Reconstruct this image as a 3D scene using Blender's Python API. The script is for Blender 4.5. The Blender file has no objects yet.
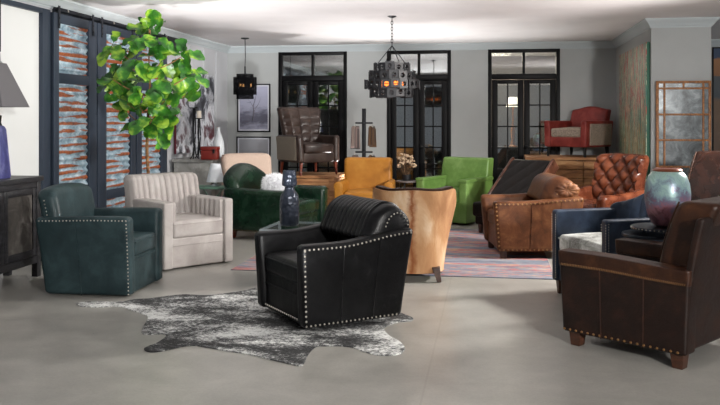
import bpy, bmesh, math, random
from mathutils import Vector, Matrix, noise
random.seed(7)
PI = math.pi
SC = bpy.context.scene
COL = SC.collection
# ------------------------------------------------------------------ frame of the place
YAW = math.radians(9.0)
CY, SY = math.cos(YAW), math.sin(YAW)
EYE, FPX, HOR = 1.45, 820.0, 120.0
CEIL = 2.75
BACK_Y, LEFT_X = 14.0, -4.6

def W(X, Z, z=0.0):
    return Vector((-Z * SY + X * CY, Z * CY + X * SY, z))
def G(px, py):
    Z = EYE * FPX / (py - HOR)
    return W((px - 360) / FPX * Z, Z)
def P(px, py, Z):
    return W((px - 360) / FPX * Z, Z, EYE + (HOR - py) / FPX * Z)
def onback(px, y=BACK_Y):
    u = (px - 360) / FPX
    Z = y / (CY + u * SY)
    return Z * (-SY + u * CY), Z
def onleft(px, x=LEFT_X):
    u = (px - 360) / FPX
    Z = x / (-SY + u * CY)
    return Z * (CY + u * SY), Z
def zat(py, Z):
    return EYE + (HOR - py) / FPX * Z
def heading(fx, fz):
    wx, wy = fx * CY - fz * SY, fx * SY + fz * CY
    return math.atan2(wx, -wy)

# ------------------------------------------------------------------ materials
def lin(c):
    r = []
    for v in c[:3]:
        v /= 255.0
        r.append(v / 12.92 if v <= 0.04045 else ((v + 0.055) / 1.055) ** 2.4)
    return (r[0], r[1], r[2], 1.0)

def new_mat(name):
    m = bpy.data.materials.new(name)
    m.use_nodes = True
    nt = m.node_tree
    b = nt.nodes['Principled BSDF']
    return m, nt, b

def plain(name, col, rough=0.5, metal=0.0, emit=None, estr=0.0, spec=0.5):
    m, nt, b = new_mat(name)
    b.inputs['Base Color'].default_value = lin(col)
    b.inputs['Roughness'].default_value = rough
    b.inputs['Metallic'].default_value = metal
    b.inputs['Specular IOR Level'].default_value = spec
    if emit:
        b.inputs['Emission Color'].default_value = lin(emit)
        b.inputs['Emission Strength'].default_value = estr
    return m

def coords(nt, scale=(1, 1, 1), kind='Object'):
    tc = nt.nodes.new('ShaderNodeTexCoord')
    mp = nt.nodes.new('ShaderNodeMapping')
    mp.inputs['Scale'].default_value = scale
    nt.links.new(tc.outputs[kind], mp.inputs['Vector'])
    return mp.outputs['Vector']
def nz(nt, vec, scale, detail=4, rough=0.6, dist=0.0):
    n = nt.nodes.new('ShaderNodeTexNoise')
    n.inputs['Scale'].default_value = scale
    n.inputs['Detail'].default_value = detail
    n.inputs['Roughness'].default_value = rough
    n.inputs['Distortion'].default_value = dist
    nt.links.new(vec, n.inputs['Vector'])
    return n.outputs['Fac']
def ramp(nt, fac, stops, interp='LINEAR'):
    r = nt.nodes.new('ShaderNodeValToRGB')
    cr = r.color_ramp
    cr.interpolation = interp
    while len(cr.elements) < len(stops):
        cr.elements.new(0.5)
    for e, (p, c) in zip(cr.elements, stops):
        e.position = p
        e.color = lin(c)
    nt.links.new(fac, r.inputs['Fac'])
    return r.outputs['Color']
def bump(nt, b, fac, strength, dist=0.01):
    bp = nt.nodes.new('ShaderNodeBump')
    bp.inputs['Strength'].default_value = strength
    bp.inputs['Distance'].default_value = dist
    nt.links.new(fac, bp.inputs['Height'])
    nt.links.new(bp.outputs['Normal'], b.inputs['Normal'])
def math_node(nt, op, a, bval):
    n = nt.nodes.new('ShaderNodeMath')
    n.operation = op
    for i, v in enumerate((a, bval)):
        if v is None: continue
        if isinstance(v, (int, float)): n.inputs[i].default_value = v
        else: nt.links.new(v, n.inputs[i])
    return n.outputs[0]
def mixc(nt, fac, a, b, mode='MIX'):
    n = nt.nodes.new('ShaderNodeMix')
    n.data_type = 'RGBA'
    n.blend_type = mode
    if isinstance(fac, (int, float)): n.inputs[0].default_value = fac
    else: nt.links.new(fac, n.inputs[0])
    for i, v in ((6, a), (7, b)):
        if isinstance(v, tuple): n.inputs[i].default_value = lin(v)
        else: nt.links.new(v, n.inputs[i])
    return n.outputs[2]

DEEP = .80
def leather(name, dark, mid, light, rough=0.38, scale=5.0, grain=0.25, coat=0.0, spec=0.24):
    m, nt, b = new_mat(name)
    v = coords(nt)
    f = nz(nt, v, scale, 6, 0.62, 0.4)
    dark, mid, light = [tuple(x * DEEP for x in q) for q in (dark, mid, light)]
    c = ramp(nt, f, [(0.30, dark), (0.5, mid), (0.70, light)])
    b.inputs['Specular IOR Level'].default_value = spec
    nt.links.new(c, b.inputs['Base Color'])
    r = nt.nodes.new('ShaderNodeMapRange')
    r.inputs['To Min'].default_value = rough - 0.10
    r.inputs['To Max'].default_value = rough + 0.14
    nt.links.new(f, r.inputs['Value'])
    nt.links.new(r.outputs['Result'], b.inputs['Roughness'])
    b.inputs['Coat Weight'].default_value = coat
    b.inputs['Coat Roughness'].default_value = 0.25
    g = nz(nt, v, 90, 3, 0.6)
    g2 = nz(nt, v, 9, 3, 0.5, 0.8)
    s = math_node(nt, 'ADD', g, math_node(nt, 'MULTIPLY', g2, 2.5))
    bump(nt, b, s, grain, 0.006)
    return m

def wood(name, dark, mid, light, scale=(1, 1, 1), rough=0.6, nscale=6, planks=None):
    m, nt, b = new_mat(name)
    v = coords(nt, scale)
    f = nz(nt, v, nscale, 7, 0.65, 1.2)
    c = ramp(nt, f, [(0.3, dark), (0.5, mid), (0.68, light)])
    nt.links.new(c, b.inputs['Base Color'])
    b.inputs['Roughness'].default_value = rough
    bump(nt, b, f, 0.4, 0.01)
    return m

def fabric(name, a, bcol, scale=140, rough=0.9):
    m, nt, b = new_mat(name)
    v = coords(nt)
    f = nz(nt, v, scale, 2, 0.7)
    c = ramp(nt, f, [(0.35, a), (0.65, bcol)])
    nt.links.new(c, b.inputs['Base Color'])
    b.inputs['Roughness'].default_value = rough
    bump(nt, b, f, 0.5, 0.004)
    return m

# ------------------------------------------------------------------ mesh helpers
def bm_new():
    return bmesh.new()
def link(name, bm, m, parent=None, angle=35, loc=None, rotz=0.0):
    bmesh.ops.recalc_face_normals(bm, faces=bm.faces[:])
    me = bpy.data.meshes.new(name)
    bm.to_mesh(me)
    bm.free()
    for p in me.polygons:
        p.use_smooth = True
    me.set_sharp_from_angle(angle=math.radians(angle))
    ms = m if isinstance(m, (list, tuple)) else [m]
    for x in ms:
        me.materials.append(x)
    o = bpy.data.objects.new(name, me)
    COL.objects.link(o)
    if parent is not None:
        o.parent = parent
    if loc is not None:
        o.location = loc
    o.rotation_euler = (0, 0, rotz)
    return o
def tag(o, label, cat, group=None):
    o['label'] = label
    o['category'] = cat
    if group: o['group'] = group
    return o
def thing(name, label, cat, loc=(0, 0, 0), rotz=0.0, group=None):
    o = bpy.data.objects.new(name, None)
    COL.objects.link(o)
    o.empty_display_size = 0.1
    o.location = loc
    o.rotation_euler = (0, 0, rotz)
    return tag(o, label, cat, group)
def struct(name, bm, m, parent=None, angle=35):
    o = link(name, bm, m, parent, angle)
    if parent is None:
        o['kind'] = 'structure'
    return o

def axis_pts(h, r, n):
    i = max(h - r, 1e-5)
    t = (1.0, 0.577, 0.268)
    a = [-i - r * k for k in t] + [-i + 2 * i * k / n for k in range(n + 1)] + [i + r * k for k in reversed(t)]
    return a
def soft(bm, c, s, r=0.02, n=(4, 4, 4), f=None):
    """a box with rounded edges, fine enough to be bent by f(x,y,z)"""
    h = [v / 2 for v in s]
    r = min(r, 0.98 * min(h))
    A = [axis_pts(h[k], r, n[k]) for k in range(3)]
    L = [len(a) - 1 for a in A]
    vs = {}
    def V(i, j, k):
        key = (i, j, k)
        if key not in vs:
            p = Vector((A[0][i], A[1][j], A[2][k]))
            q = Vector([max(-(h[d] - r), min(h[d] - r, p[d])) for d in range(3)])
            d = p - q
            if d.length > 1e-9:
                p = q + d.normalized() * r
            if f:
                p = Vector(f(p.x, p.y, p.z))
            vs[key] = bm.verts.new((p.x + c[0], p.y + c[1], p.z + c[2]))
        return vs[key]
    for i in range(L[0]):
        for j in range(L[1]):
            for k in (0, L[2]):
                bm.faces.new((V(i, j, k), V(i + 1, j, k), V(i + 1, j + 1, k), V(i, j + 1, k)))
    for i in range(L[0]):
        for k in range(L[2]):
            for j in (0, L[1]):
                bm.faces.new((V(i, j, k), V(i + 1, j, k), V(i + 1, j, k + 1), V(i, j, k + 1)))
    for j in range(L[1]):
        for k in range(L[2]):
            for i in (0, L[0]):
                bm.faces.new((V(i, j, k), V(i, j + 1, k), V(i, j + 1, k + 1), V(i, j, k + 1)))
def box(bm, lo, hi, bev=0.0):
    c = [(a + b) / 2 for a, b in zip(lo, hi)]
    s = [abs(b - a) for a, b in zip(lo, hi)]
    if bev > 0:
        t = bmesh.new()
        bmesh.ops.create_cube(t, size=1.0)
        for v in t.verts:
            v.co = Vector((v.co.x * s[0] + c[0], v.co.y * s[1] + c[1], v.co.z * s[2] + c[2]))
        bmesh.ops.bevel(t, geom=t.edges[:], offset=min(bev, 0.45 * min(s)), segments=2, affect='EDGES', profile=0.5)
        add(bm, t)
    else:
        vs = [bm.verts.new((c[0] + s[0] * (i - .5), c[1] + s[1] * (j - .5), c[2] + s[2] * (k - .5))) for i in (0, 1) for j in (0, 1) for k in (0, 1)]
        for q in ((0, 1, 3, 2), (4, 6, 7, 5), (0, 4, 5, 1), (2, 3, 7, 6), (0, 2, 6, 4), (1, 5, 7, 3)):
            bm.faces.new([vs[i] for i in q])
def add(bm, t, M=None):
    mp = {}
    for v in t.verts:
        mp[v] = bm.verts.new((M @ v.co) if M else v.co)
    for f in t.faces:
        try:
            nf = bm.faces.new([mp[v] for v in f.verts])
            nf.material_index = f.material_index
        except ValueError:
            pass
    t.free()
def loft(bm, rings, cap=True, closed=True):
    R = [[bm.verts.new(p) for p in ring] for ring in rings]
    n = len(R[0])
    for a, b in zip(R, R[1:]):
        for i in range(n if closed else n - 1):
            bm.faces.new((a[i], a[(i + 1) % n], b[(i + 1) % n], b[i]))
    if cap and closed:
        bm.faces.new(R[0])
        bm.faces.new(list(reversed(R[-1])))
def lathe(bm, prof, c=(0, 0, 0), seg=24, sx=1.0, sy=1.0):
    rings = []
    for r, z in prof:
        r = max(r, 0.0005)
        rings.append([Vector((c[0] + sx * r * math.cos(2 * PI * i / seg), c[1] + sy * r * math.sin(2 * PI * i / seg), c[2] + z)) for i in range(seg)])
    loft(bm, rings)
def tube(bm, pts, r, seg=8):
    pts = [Vector(p) for p in pts]
    rings = []
    up = Vector((0, 0, 1))
    for i, p in enumerate(pts):
        d = (pts[min(i + 1, len(pts) - 1)] - pts[max(i - 1, 0)]).normalized()
        a = d.cross(up)
        if a.length < 0.05:
            a = d.cross(Vector((0, 1, 0)))
        a.normalize()
        b = d.cross(a).normalized()
        rr = r[i] if isinstance(r, (list, tuple)) else r
        rings.append([p + (a * math.cos(2 * PI * k / seg) + b * math.sin(2 * PI * k / seg)) * rr for k in range(seg)])
    loft(bm, rings)
def smooth_path(pts, n=6, closed=False):
    pts = [Vector(p) for p in pts]
    N = len(pts)
    out = []
    for i in range(N if closed else N - 1):
        if closed:
            p0, p1, p2, p3 = pts[(i - 1) % N], pts[i], pts[(i + 1) % N], pts[(i + 2) % N]
        else:
            p0, p1, p2, p3 = pts[max(i - 1, 0)], pts[i], pts[i + 1], pts[min(i + 2, N - 1)]
        for k in range(n):
            t = k / n
            out.append(0.5 * ((2 * p1) + (p2 - p0) * t + (2 * p0 - 5 * p1 + 4 * p2 - p3) * t * t + (3 * p1 - p0 - 3 * p2 + p3) * t ** 3))
    if not closed:
        out.append(pts[-1])
    return out
def prism(bm, outline, y0, y1, plane='xz', bev=0.0):
    """closed outline in a plane, extruded along the third axis"""
    t = bmesh.new()
    def mk(a, b, d):
        return {'xz': (a, d, b), 'yz': (d, a, b), 'xy': (a, b, d)}[plane]
    A = [t.verts.new(mk(a, b, y0)) for a, b in outline]
    B = [t.verts.new(mk(a, b, y1)) for a, b in outline]
    n = len(A)
    t.faces.new(A); t.faces.new(list(reversed(B)))
    for i in range(n):
        t.faces.new((A[i], B[i], B[(i + 1) % n], A[(i + 1) % n]))
    bmesh.ops.recalc_face_normals(t, faces=t.faces[:])
    if bev:
        es = [e for e in t.edges if len(e.link_faces) == 2 and e.calc_face_angle(0) > 0.6]
        bmesh.ops.bevel(t, geom=es, offset=bev, segments=2, affect='EDGES', profile=0.5)
    add(bm, t)
def dome(bm, p, nrm, r):
    nrm = nrm.normalized()
    a = nrm.orthogonal().normalized()
    b = nrm.cross(a)
    top = bm.verts.new(p + nrm * r * 0.75)
    r1 = [bm.verts.new(p + (a * math.cos(k * PI / 3) + b * math.sin(k * PI / 3)) * r * 0.68 + nrm * r * 0.5) for k in range(6)]
    r2 = [bm.verts.new(p + (a * math.cos(k * PI / 3) + b * math.sin(k * PI / 3)) * r - nrm * r * 0.12) for k in range(6)]
    for k in range(6):
        j = (k + 1) % 6
        bm.faces.new((top, r1[k], r1[j]))
        bm.faces.new((r1[k], r2[k], r2[j], r1[j]))
def nails(bm, pts, nrm, r, pitch):
    """round tack heads set one beside the other along a line"""
    pts = [Vector(p) for p in pts]
    carry = 0.0
    for a, b in zip(pts, pts[1:]):
        L = (b - a).length
        if L < 1e-6: continue
        t = carry
        while t < L:
            dome(bm, a.lerp(b, t / L), nrm if isinstance(nrm, Vector) else nrm(a), r)
            t += pitch
        carry = t - L
def sstep(t):
    t = max(0.0, min(1.0, t))
    return t * t * (3 - 2 * t)
# ------------------------------------------------------------------ seating
def leg_mesh(h, top, bot, splay=(0, 0)):
    bm = bm_new()
    loft(bm, [[Vector((sx * top + 0, sy * top, h)) for sx, sy in ((-1, -1), (1, -1), (1, 1), (-1, 1))],
              [Vector((sx * bot + splay[0], sy * bot + splay[1], 0)) for sx, sy in ((-1, -1), (1, -1), (1, 1), (-1, 1))]])
    bmesh.ops.bevel(bm, geom=bm.edges[:], offset=0.004, segments=1, affect='EDGES')
    return bm

class Chair:
    """arms, rail, seat and back in the chair's own frame: front is -y, floor is z = 0"""
    def __init__(s, name, label, loc, rotz, W=.8, D=.82, H=.88, leg=.03, ha=.62, ta=.12, rise=0., flare=0., lr=0., lf=0.,
                 group=None, taper=0.0, cat='armchair'):
        s.W, s.D, s.H, s.leg, s.ha, s.ta = W, D, H, leg, ha, ta
        s.rise, s.flare, s.lr, s.lf = rise, flare, lr, lf
        s.root = thing(name, label, cat, loc, rotz, group)
        s.hz = (ha - leg) / 2
    def af(s, sg):
        def f(x, y, z):
            t = y / s.D + .5
            w = z / (2 * s.hz) + .5
            return (x + sg * s.flare * w * w, y + s.lr * w * t - s.lf * w * (1 - t), z + w * s.rise * sstep((t - .3) / .65))
        return f
    def armpt(s, sg, y, w, out=0.0, x=None):
        """a point on the outer face of an arm: y along its depth, w = 0..1 up its height"""
        xx = sg * (s.ta / 2 + out) if x is None else x
        p = s.af(sg)(xx, y, (w - .5) * 2 * s.hz)
        return Vector((p[0] + sg * (s.W / 2 - s.ta / 2), p[1], p[2] + s.leg + s.hz))
    def arms(s, m, r=.03, seams=(), sm=None, n=(4, 10, 6), both=True):
        s.arm_o = []
        for sg in (-1, 1):
            bm = bm_new()
            soft(bm, (sg * (s.W / 2 - s.ta / 2), 0, s.leg + s.hz), (s.ta, s.D, 2 * s.hz), r, n, s.af(sg))
            a = link('arm', bm, m, s.root)
            s.arm_o.append(a)
            if True:
                for q in seams:
                    bm = bm_new()
                    y = (q - .5) * s.D
                    tube(bm, [s.armpt(sg, y, w / 8, .0008) for w in range(9)][0:8] + [s.armpt(sg, y, .95, .0006)], .0035, 6)
                    link('seam', bm, sm or m, a)
    def arm_nails(s, m, r=.008, pitch=.028, top=True, front=True, bottom=True, face=True, sides=(-1, 1), ins=.018):
        for sg, a in zip((-1, 1), s.arm_o):
            if sg not in sides: continue
            bm = bm_new()
            N = 14
            y0, y1 = -s.D / 2 + ins, s.D / 2 - ins
            w0, w1 = ins / (2 * s.hz), 1 - (ins + .012) / (2 * s.hz)
            n = Vector((sg, 0, 0))
            if top: nails(bm, [s.armpt(sg, y0 + (y1 - y0) * i / N, w1, .001) for i in range(N + 1)], n, r, pitch)
            if front: nails(bm, [s.armpt(sg, y0, w0 + (w1 - w0) * i / N, .001) for i in range(N + 1)], n, r, pitch)
            if bottom: nails(bm, [s.armpt(sg, y0 + (y1 - y0) * i / N, w0, .001) for i in range(N + 1)], n, r, pitch)
            link('nailhead_trim', bm, m, a)
    def front_nails(s, m, r=.008, pitch=.028, z=.03):
        bm = bm_new()
        nails(bm, [(-s.W / 2 + .03, -s.D / 2 - .001 + s.fy, s.leg + z), (s.W / 2 - .03, -s.D / 2 - .001 + s.fy, s.leg + z)], Vector((0, -1, 0)), r, pitch)
        link('nailhead_trim', bm, m, s.rail_o)
    def seat(s, m, hs=.46, ct=.15, tb=.2, puff=.02, fy=.0, bands=(), rail_m=None, over=.0, crown=0., wm=None, r=.035):
        s.hs, s.tb, s.fy = hs, tb, fy
        iw = s.W - 2 * s.ta
        z1 = hs - ct + .01
        bm = bm_new()
        soft(bm, (0, fy / 2, (s.leg + z1) / 2), (s.W - .02 if over else iw + .04, s.D - fy - .04 - 0.02, z1 - s.leg), .02, (6, 4, 3),
             lambda x, y, z: (x, y + (-.02 if y < 0 else 0), z))
        s.rail_o = link('front_rail', bm, rail_m or m, s.root)
        for z in bands:
            bm = bm_new()
            y = -s.D / 2 + fy / 1 - .001
            tube(bm, [(-iw / 2, y + .002, z), (iw / 2, y + .002, z)], .004, 6)
            link('seam', bm, rail_m or m, s.rail_o)
        bm = bm_new()
        d = s.D - tb - fy + .06
        hx, hy = iw / 2 + .0, d / 2
        soft(bm, (0, -s.D / 2 + fy + d / 2 - .005, hs - ct / 2), (iw - .006, d, ct), r, (10, 10, 3),
             lambda x, y, z: (x, y - crown * (1 - (x / hx) ** 2) * (1 if y < 0 else 0), z + (puff if z > 0 else 0) * max(0, (1 - (x / hx) ** 2)) * max(0, (1 - (y / hy) ** 2))))
        s.seat_o = link('seat_cushion', bm, wm or m, s.root)
        bm = bm_new()
        tube(bm, [(-iw / 2 + .012, -s.D / 2 + fy - .004 - (crown * .0), hs - .03), (iw / 2 - .012, -s.D / 2 + fy - .004, hs - .03)], .005, 6)
        link('piping', bm, wm or m, s.seat_o)
    def legs(s, m, top=.032, bot=.022, inset=.06, splay=0.0, h=None):
        for sx in (-1, 1):
            for sy in (-1, 1):
                o = link('leg', leg_mesh((h or s.leg) + .01, top, bot, (sx * splay, sy * splay)), m, s.root)
                o.location = (sx * (s.W / 2 - inset), sy * (s.D / 2 - inset), 0)
    def swivel(s, m):
        bm = bm_new()
        lathe(bm, [(.24, 0), (.26, .004), (.26, s.leg + .004), (.24, s.leg + .01)], (0, 0, 0), 32)
        link('swivel_base', bm, m, s.root)
    def back_panel(s, m, bw=None, th=.18, z0=None, rake=.1, crown=0., corner=.05, n=(14, 4, 12), fn=None, name='back', y=None, flare=0., H=None, curve=0.0, sag=0.0, dome_p=None):
        """the upholstered back: fn(u, v) pushes its inner face out (u across in metres, v = 0..1 up)"""
        bw = bw or (s.W - 2 * s.ta)
        z0 = s.leg + .02 if z0 is None else z0
        H = H or s.H
        h = H - z0 - crown
        hz, hx = h / 2, bw / 2
        yc = (s.D / 2 - th / 2) if y is None else y
        def f(x, y_, z):
            w = z / h + .5
            u = x / hx
            d = 0.0
            if fn and y_ < 0:
                d = fn(x, w) * (1 if abs(u) < .97 else 0)
            cr = (1 - min(1, abs(u)) ** dome_p) if dome_p else (math.cos(min(1, abs(u)) * PI) * .5 + .5)
            zz = z + w * crown * cr - sag * w * (abs(u) ** 4)
            return (x * (1 + flare * w), y_ + rake * w * w - d - curve * u * u * w, zz)
        bm = bm_new()
        soft(bm, (0, yc, z0 + hz), (bw, th, h), min(corner, th * .48), n, f)
        s.bf = (f, yc, z0 + hz, hx, hz, th)
        s.back_o = link(name, bm, m, s.root)
        return s.back_o
    def bpt(s, u, w, yoff):
        f, yc, zc, hx, hz, th = s.bf
        p = f(u * hx, yoff * th / 2, (w - .5) * 2 * hz)
        return Vector((p[0], p[1] + yc, p[2] + zc))

def channels(pitch, a, lo=0.0):
    return lambda u, v: a * abs(math.sin(PI * u / pitch)) ** .6 * (1 if v > lo else 0)
def diamonds(p, q, a):
    def fn(u, v):
        A = u / p + v / q
        B = u / p - v / q
        return a * (abs(math.sin(PI * A)) * abs(math.sin(PI * B))) ** .45
    return fn
def biscuits(p, q, a):
    return lambda u, v: a * (abs(math.sin(PI * u / p)) * abs(math.sin(PI * v / q))) ** .35

def roll(ch, m, outline, half, stripes=0.0, pitch=.06, nx=49, name='back_roll', crown=0.0, soft_end=.03, kend=.86, shift=(0, 0, 0)):
    """a rolled back lying across the arms: its outline (y, z) swept from side to side"""
    ol = smooth_path([(0, a, b) for a, b in outline], 5, True)
    c = sum(ol, Vector()) / len(ol)
    rings = []
    xs = [-half + 2 * half * i / (nx - 1) for i in range(nx)]
    for i, x in enumerate(xs):
        e = (half - abs(x)) / soft_end
        k = 1.0 if e >= 1 else kend + (1 - kend) * math.sqrt(max(0, 1 - (1 - e) ** 2))
        st = stripes * (abs(math.sin(PI * x / pitch)) ** .6) if stripes else 0
        ring = []
        for p in ol:
            d = (p - c)
            L = d.length
            q = c + d * (k + (st / L if e > .8 else 0)) + (Vector(shift) * ((1 - k) / (1 - kend)) if e < 1 else Vector())
            ring.append(Vector((x, q.y, q.z + crown * (1 - (x / half) ** 2))))
        rings.append(ring)
    bm = bm_new()
    loft(bm, rings)
    o = link(name, bm, m, ch.root, 50)
    return o, ol, c

def roll_nails(o, ol, c, half, m, r, pitch, k=.84, keep=lambda p: True, shift=(0, 0)):
    for sg in (-1, 1):
        bm = bm_new()
        pts = [Vector((sg * (half + .0005), shift[0] + c.y + (p.y - c.y) * k, shift[1] + c.z + (p.z - c.z) * k)) for p in ol if keep(p)]
        nails(bm, pts, Vector((sg, 0, 0)), r, pitch)
        link('nailhead_trim', bm, m, o)
# ------------------------------------------------------------------ shared materials
M_iron = plain('blackened iron', (28, 29, 32), .45, .6)
M_blackwood = plain('black door paint', (6, 6, 8), .45, 0, spec=.16)
M_dark = plain('dark plinth', (16, 16, 17), .6)
M_nail = plain('pewter nailheads', (196, 190, 180), .3, .9)
M_brass = plain('antique brass nailheads', (158, 120, 80), .35, .9)
M_white = plain('white trim paint', (206, 208, 208), .5)
M_legbrown = wood('stained leg wood', (38, 20, 12), (62, 34, 20), (84, 48, 28), (1, 1, 4), .4)
M_legred = wood('cherry leg wood', (70, 24, 12), (104, 40, 20), (130, 58, 30), (1, 1, 4), .35)

def wall_paint(name, col):
    m, nt, b = new_mat(name)
    v = coords(nt)
    f = nz(nt, v, 2.2, 3, .5)
    c = ramp(nt, f, [(.3, tuple(x - 3 for x in col)), (.7, tuple(min(255, x + 3) for x in col))])
    nt.links.new(c, b.inputs['Base Color'])
    b.inputs['Roughness'].default_value = .75
    bump(nt, b, nz(nt, v, 160, 2), .08, .003)
    return m
M_wall = wall_paint('warm grey wall paint', (166, 169, 169))
M_wallwhite = wall_paint('white board wall paint', (184, 186, 190))
M_ceil = wall_paint('ceiling paint', (236, 233, 233))
M_crown = wall_paint('crown paint', (184, 192, 195))

def concrete():
    m, nt, b = new_mat('polished concrete')
    v = coords(nt)
    f1 = nz(nt, v, .55, 6, .62, .8)
    f2 = nz(nt, v, 3.5, 6, .7, .4)
    f3 = nz(nt, v, 60, 3, .7)
    s = math_node(nt, 'ADD', math_node(nt, 'MULTIPLY', f1, .5), math_node(nt, 'MULTIPLY', f2, .5))
    c = ramp(nt, s, [(.34, (130, 129, 124)), (.5, (150, 148, 143)), (.64, (167, 165, 159))])
    c2 = mixc(nt, .10, c, ramp(nt, f3, [(.3, (110, 104, 96)), (.7, (205, 200, 192))]))
    # sawn joints in the slab
    sep = nt.nodes.new('ShaderNodeSeparateXYZ')
    tc = nt.nodes.new('ShaderNodeTexCoord')
    nt.links.new(tc.outputs['Object'], sep.inputs[0])
    def joint(sock, at, half):
        d = math_node(nt, 'ABSOLUTE', math_node(nt, 'SUBTRACT', sock, at), None)
        return math_node(nt, 'LESS_THAN', d, half)
    j = math_node(nt, 'MAXIMUM', joint(sep.outputs['Y'], 5.55, .006), joint(sep.outputs['X'], -.35, .006))
    c3 = mixc(nt, math_node(nt, 'MULTIPLY', j, .16), c2, (96, 90, 82))
    nt.links.new(c3, b.inputs['Base Color'])
    r = nt.nodes.new('ShaderNodeMapRange')
    r.inputs['To Min'].default_value = .22
    r.inputs['To Max'].default_value = .42
    nt.links.new(f2, r.inputs['Value'])
    nt.links.new(r.outputs['Result'], b.inputs['Roughness'])
    b.inputs['Specular IOR Level'].default_value = .45
    bump(nt, b, f2, .04, .01)
    return m
M_floor = concrete()

def glass_pane(name, refl=.30, tint=(235, 240, 240)):
    m = bpy.data.materials.new(name)
    m.use_nodes = True
    nt = m.node_tree
    nt.nodes.clear()
    out = nt.nodes.new('ShaderNodeOutputMaterial')
    tr = nt.nodes.new('ShaderNodeBsdfTransparent')
    tr.inputs['Color'].default_value = lin(tint)
    gl = nt.nodes.new('ShaderNodeBsdfGlossy')
    gl.inputs['Roughness'].default_value = .02
    mx = nt.nodes.new('ShaderNodeMixShader')
    mx.inputs['Fac'].default_value = refl
    nt.links.new(tr.outputs[0], mx.inputs[1])
    nt.links.new(gl.outputs[0], mx.inputs[2])
    nt.links.new(mx.outputs[0], out.inputs['Surface'])
    return m
M_glass = glass_pane('door glass', .30)
M_clear = glass_pane('clear glass', .12)

# ------------------------------------------------------------------ the setting
R_X = 6.0                     # how far the open side of the showroom runs to the right
bm = bm_new(); box(bm, (LEFT_X - .3, -3, -.1), (R_X, 19, 0)); struct('floor', bm, M_floor)
bm = bm_new(); box(bm, (LEFT_X - .3, -3, CEIL), (R_X, 19, CEIL + .1)); struct('ceiling', bm, M_ceil)
bm = bm_new(); box(bm, (LEFT_X - .2, -3, 0), (LEFT_X, 19, CEIL)); struct('wall_left', bm, M_wallwhite)

doors = [(278.5, 347.0), (387.0, 451.0), (488.0, 560.0)]
DX = [(onback(a)[0], onback(b)[0]) for a, b in doors]
DTOP = 2.64
WT = .16
bm = bm_new()
edges = [LEFT_X - .1] + [v for d in DX for v in d] + [R_X]
for i in range(0, len(edges), 2):
    box(bm, (edges[i], BACK_Y, 0), (edges[i + 1], BACK_Y + WT, CEIL))
for a, b in DX:
    box(bm, (a, BACK_Y, DTOP), (b, BACK_Y + WT, CEIL))
struct('wall_back', bm, M_wall)
# the stub wall on the right that carries the painting and the panelled mirror
SX0, SX1, SY0 = 2.05, 2.78, 11.0
bm = bm_new(); box(bm, (SX0, SY0, 0), (SX1, BACK_Y, CEIL)); struct('wall_right', bm, M_wall)

# crown moulding: one profile run along each wall
CROWN = [(a * .85, b * .78) for a, b in [(0, -.15), (.012, -.15), (.016, -.128), (.03, -.12), (.04, -.10), (.062, -.062), (.082, -.045), (.09, -.03), (.10, -.028), (.105, 0), (0, 0)]]
def crown(name, pts, nrm):
    bm = bm_new()
    rings = []
    for p, n in zip(pts, nrm):
        rings.append([Vector((p[0] + n[0] * a, p[1] + n[1] * a, CEIL + b)) for a, b in CROWN])
    loft(bm, rings)
    return struct(name, bm, M_crown, angle=25)
crown('trim_1', [(LEFT_X, -3), (LEFT_X, BACK_Y), (SX0, BACK_Y), (SX0, SY0), (SX1, SY0), (SX1, BACK_Y), (R_X, BACK_Y)],
      [(1, 0), (1, -1), (-1, -1), (-1, -1), (1, -1), (1, -1), (0, -1)])
def baseboard(name, pts, nrm):
    prof = [(0, 0), (.018, 0), (.018, .11), (.012, .13), (0, .135)]
    bm = bm_new()
    loft(bm, [[Vector((p[0] + n[0] * a, p[1] + n[1] * a, b)) for a, b in prof] for p, n in zip(pts, nrm)])
    return struct(name, bm, M_white)
baseboard('baseboard_left', [(LEFT_X, 11.3), (LEFT_X, BACK_Y), (DX[0][0], BACK_Y)], [(1, 0), (1, -1), (0, -1)])
baseboard('baseboard_back', [(DX[0][1], BACK_Y), (DX[1][0], BACK_Y)], [(0, -1), (0, -1)])
baseboard('baseboard_middle', [(DX[1][1], BACK_Y), (DX[2][0], BACK_Y)], [(0, -1), (0, -1)])
baseboard('baseboard_right', [(DX[2][1], BACK_Y), (SX0, BACK_Y), (SX0, SY0), (SX1, SY0), (SX1, BACK_Y), (R_X, BACK_Y)], [(0, -1), (-1, -1), (-1, -1), (1, -1), (1, -1), (0, -1)])
# boards and battens on the far end of the left wall
for i, y in enumerate((11.55, 12.15, 12.75, 13.35)):
    bm = bm_new(); box(bm, (LEFT_X, y, .135), (LEFT_X + .018, y + .06, CEIL - .15), .004)
    struct('trim_%d' % (i + 2), bm, M_wallwhite)

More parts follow.
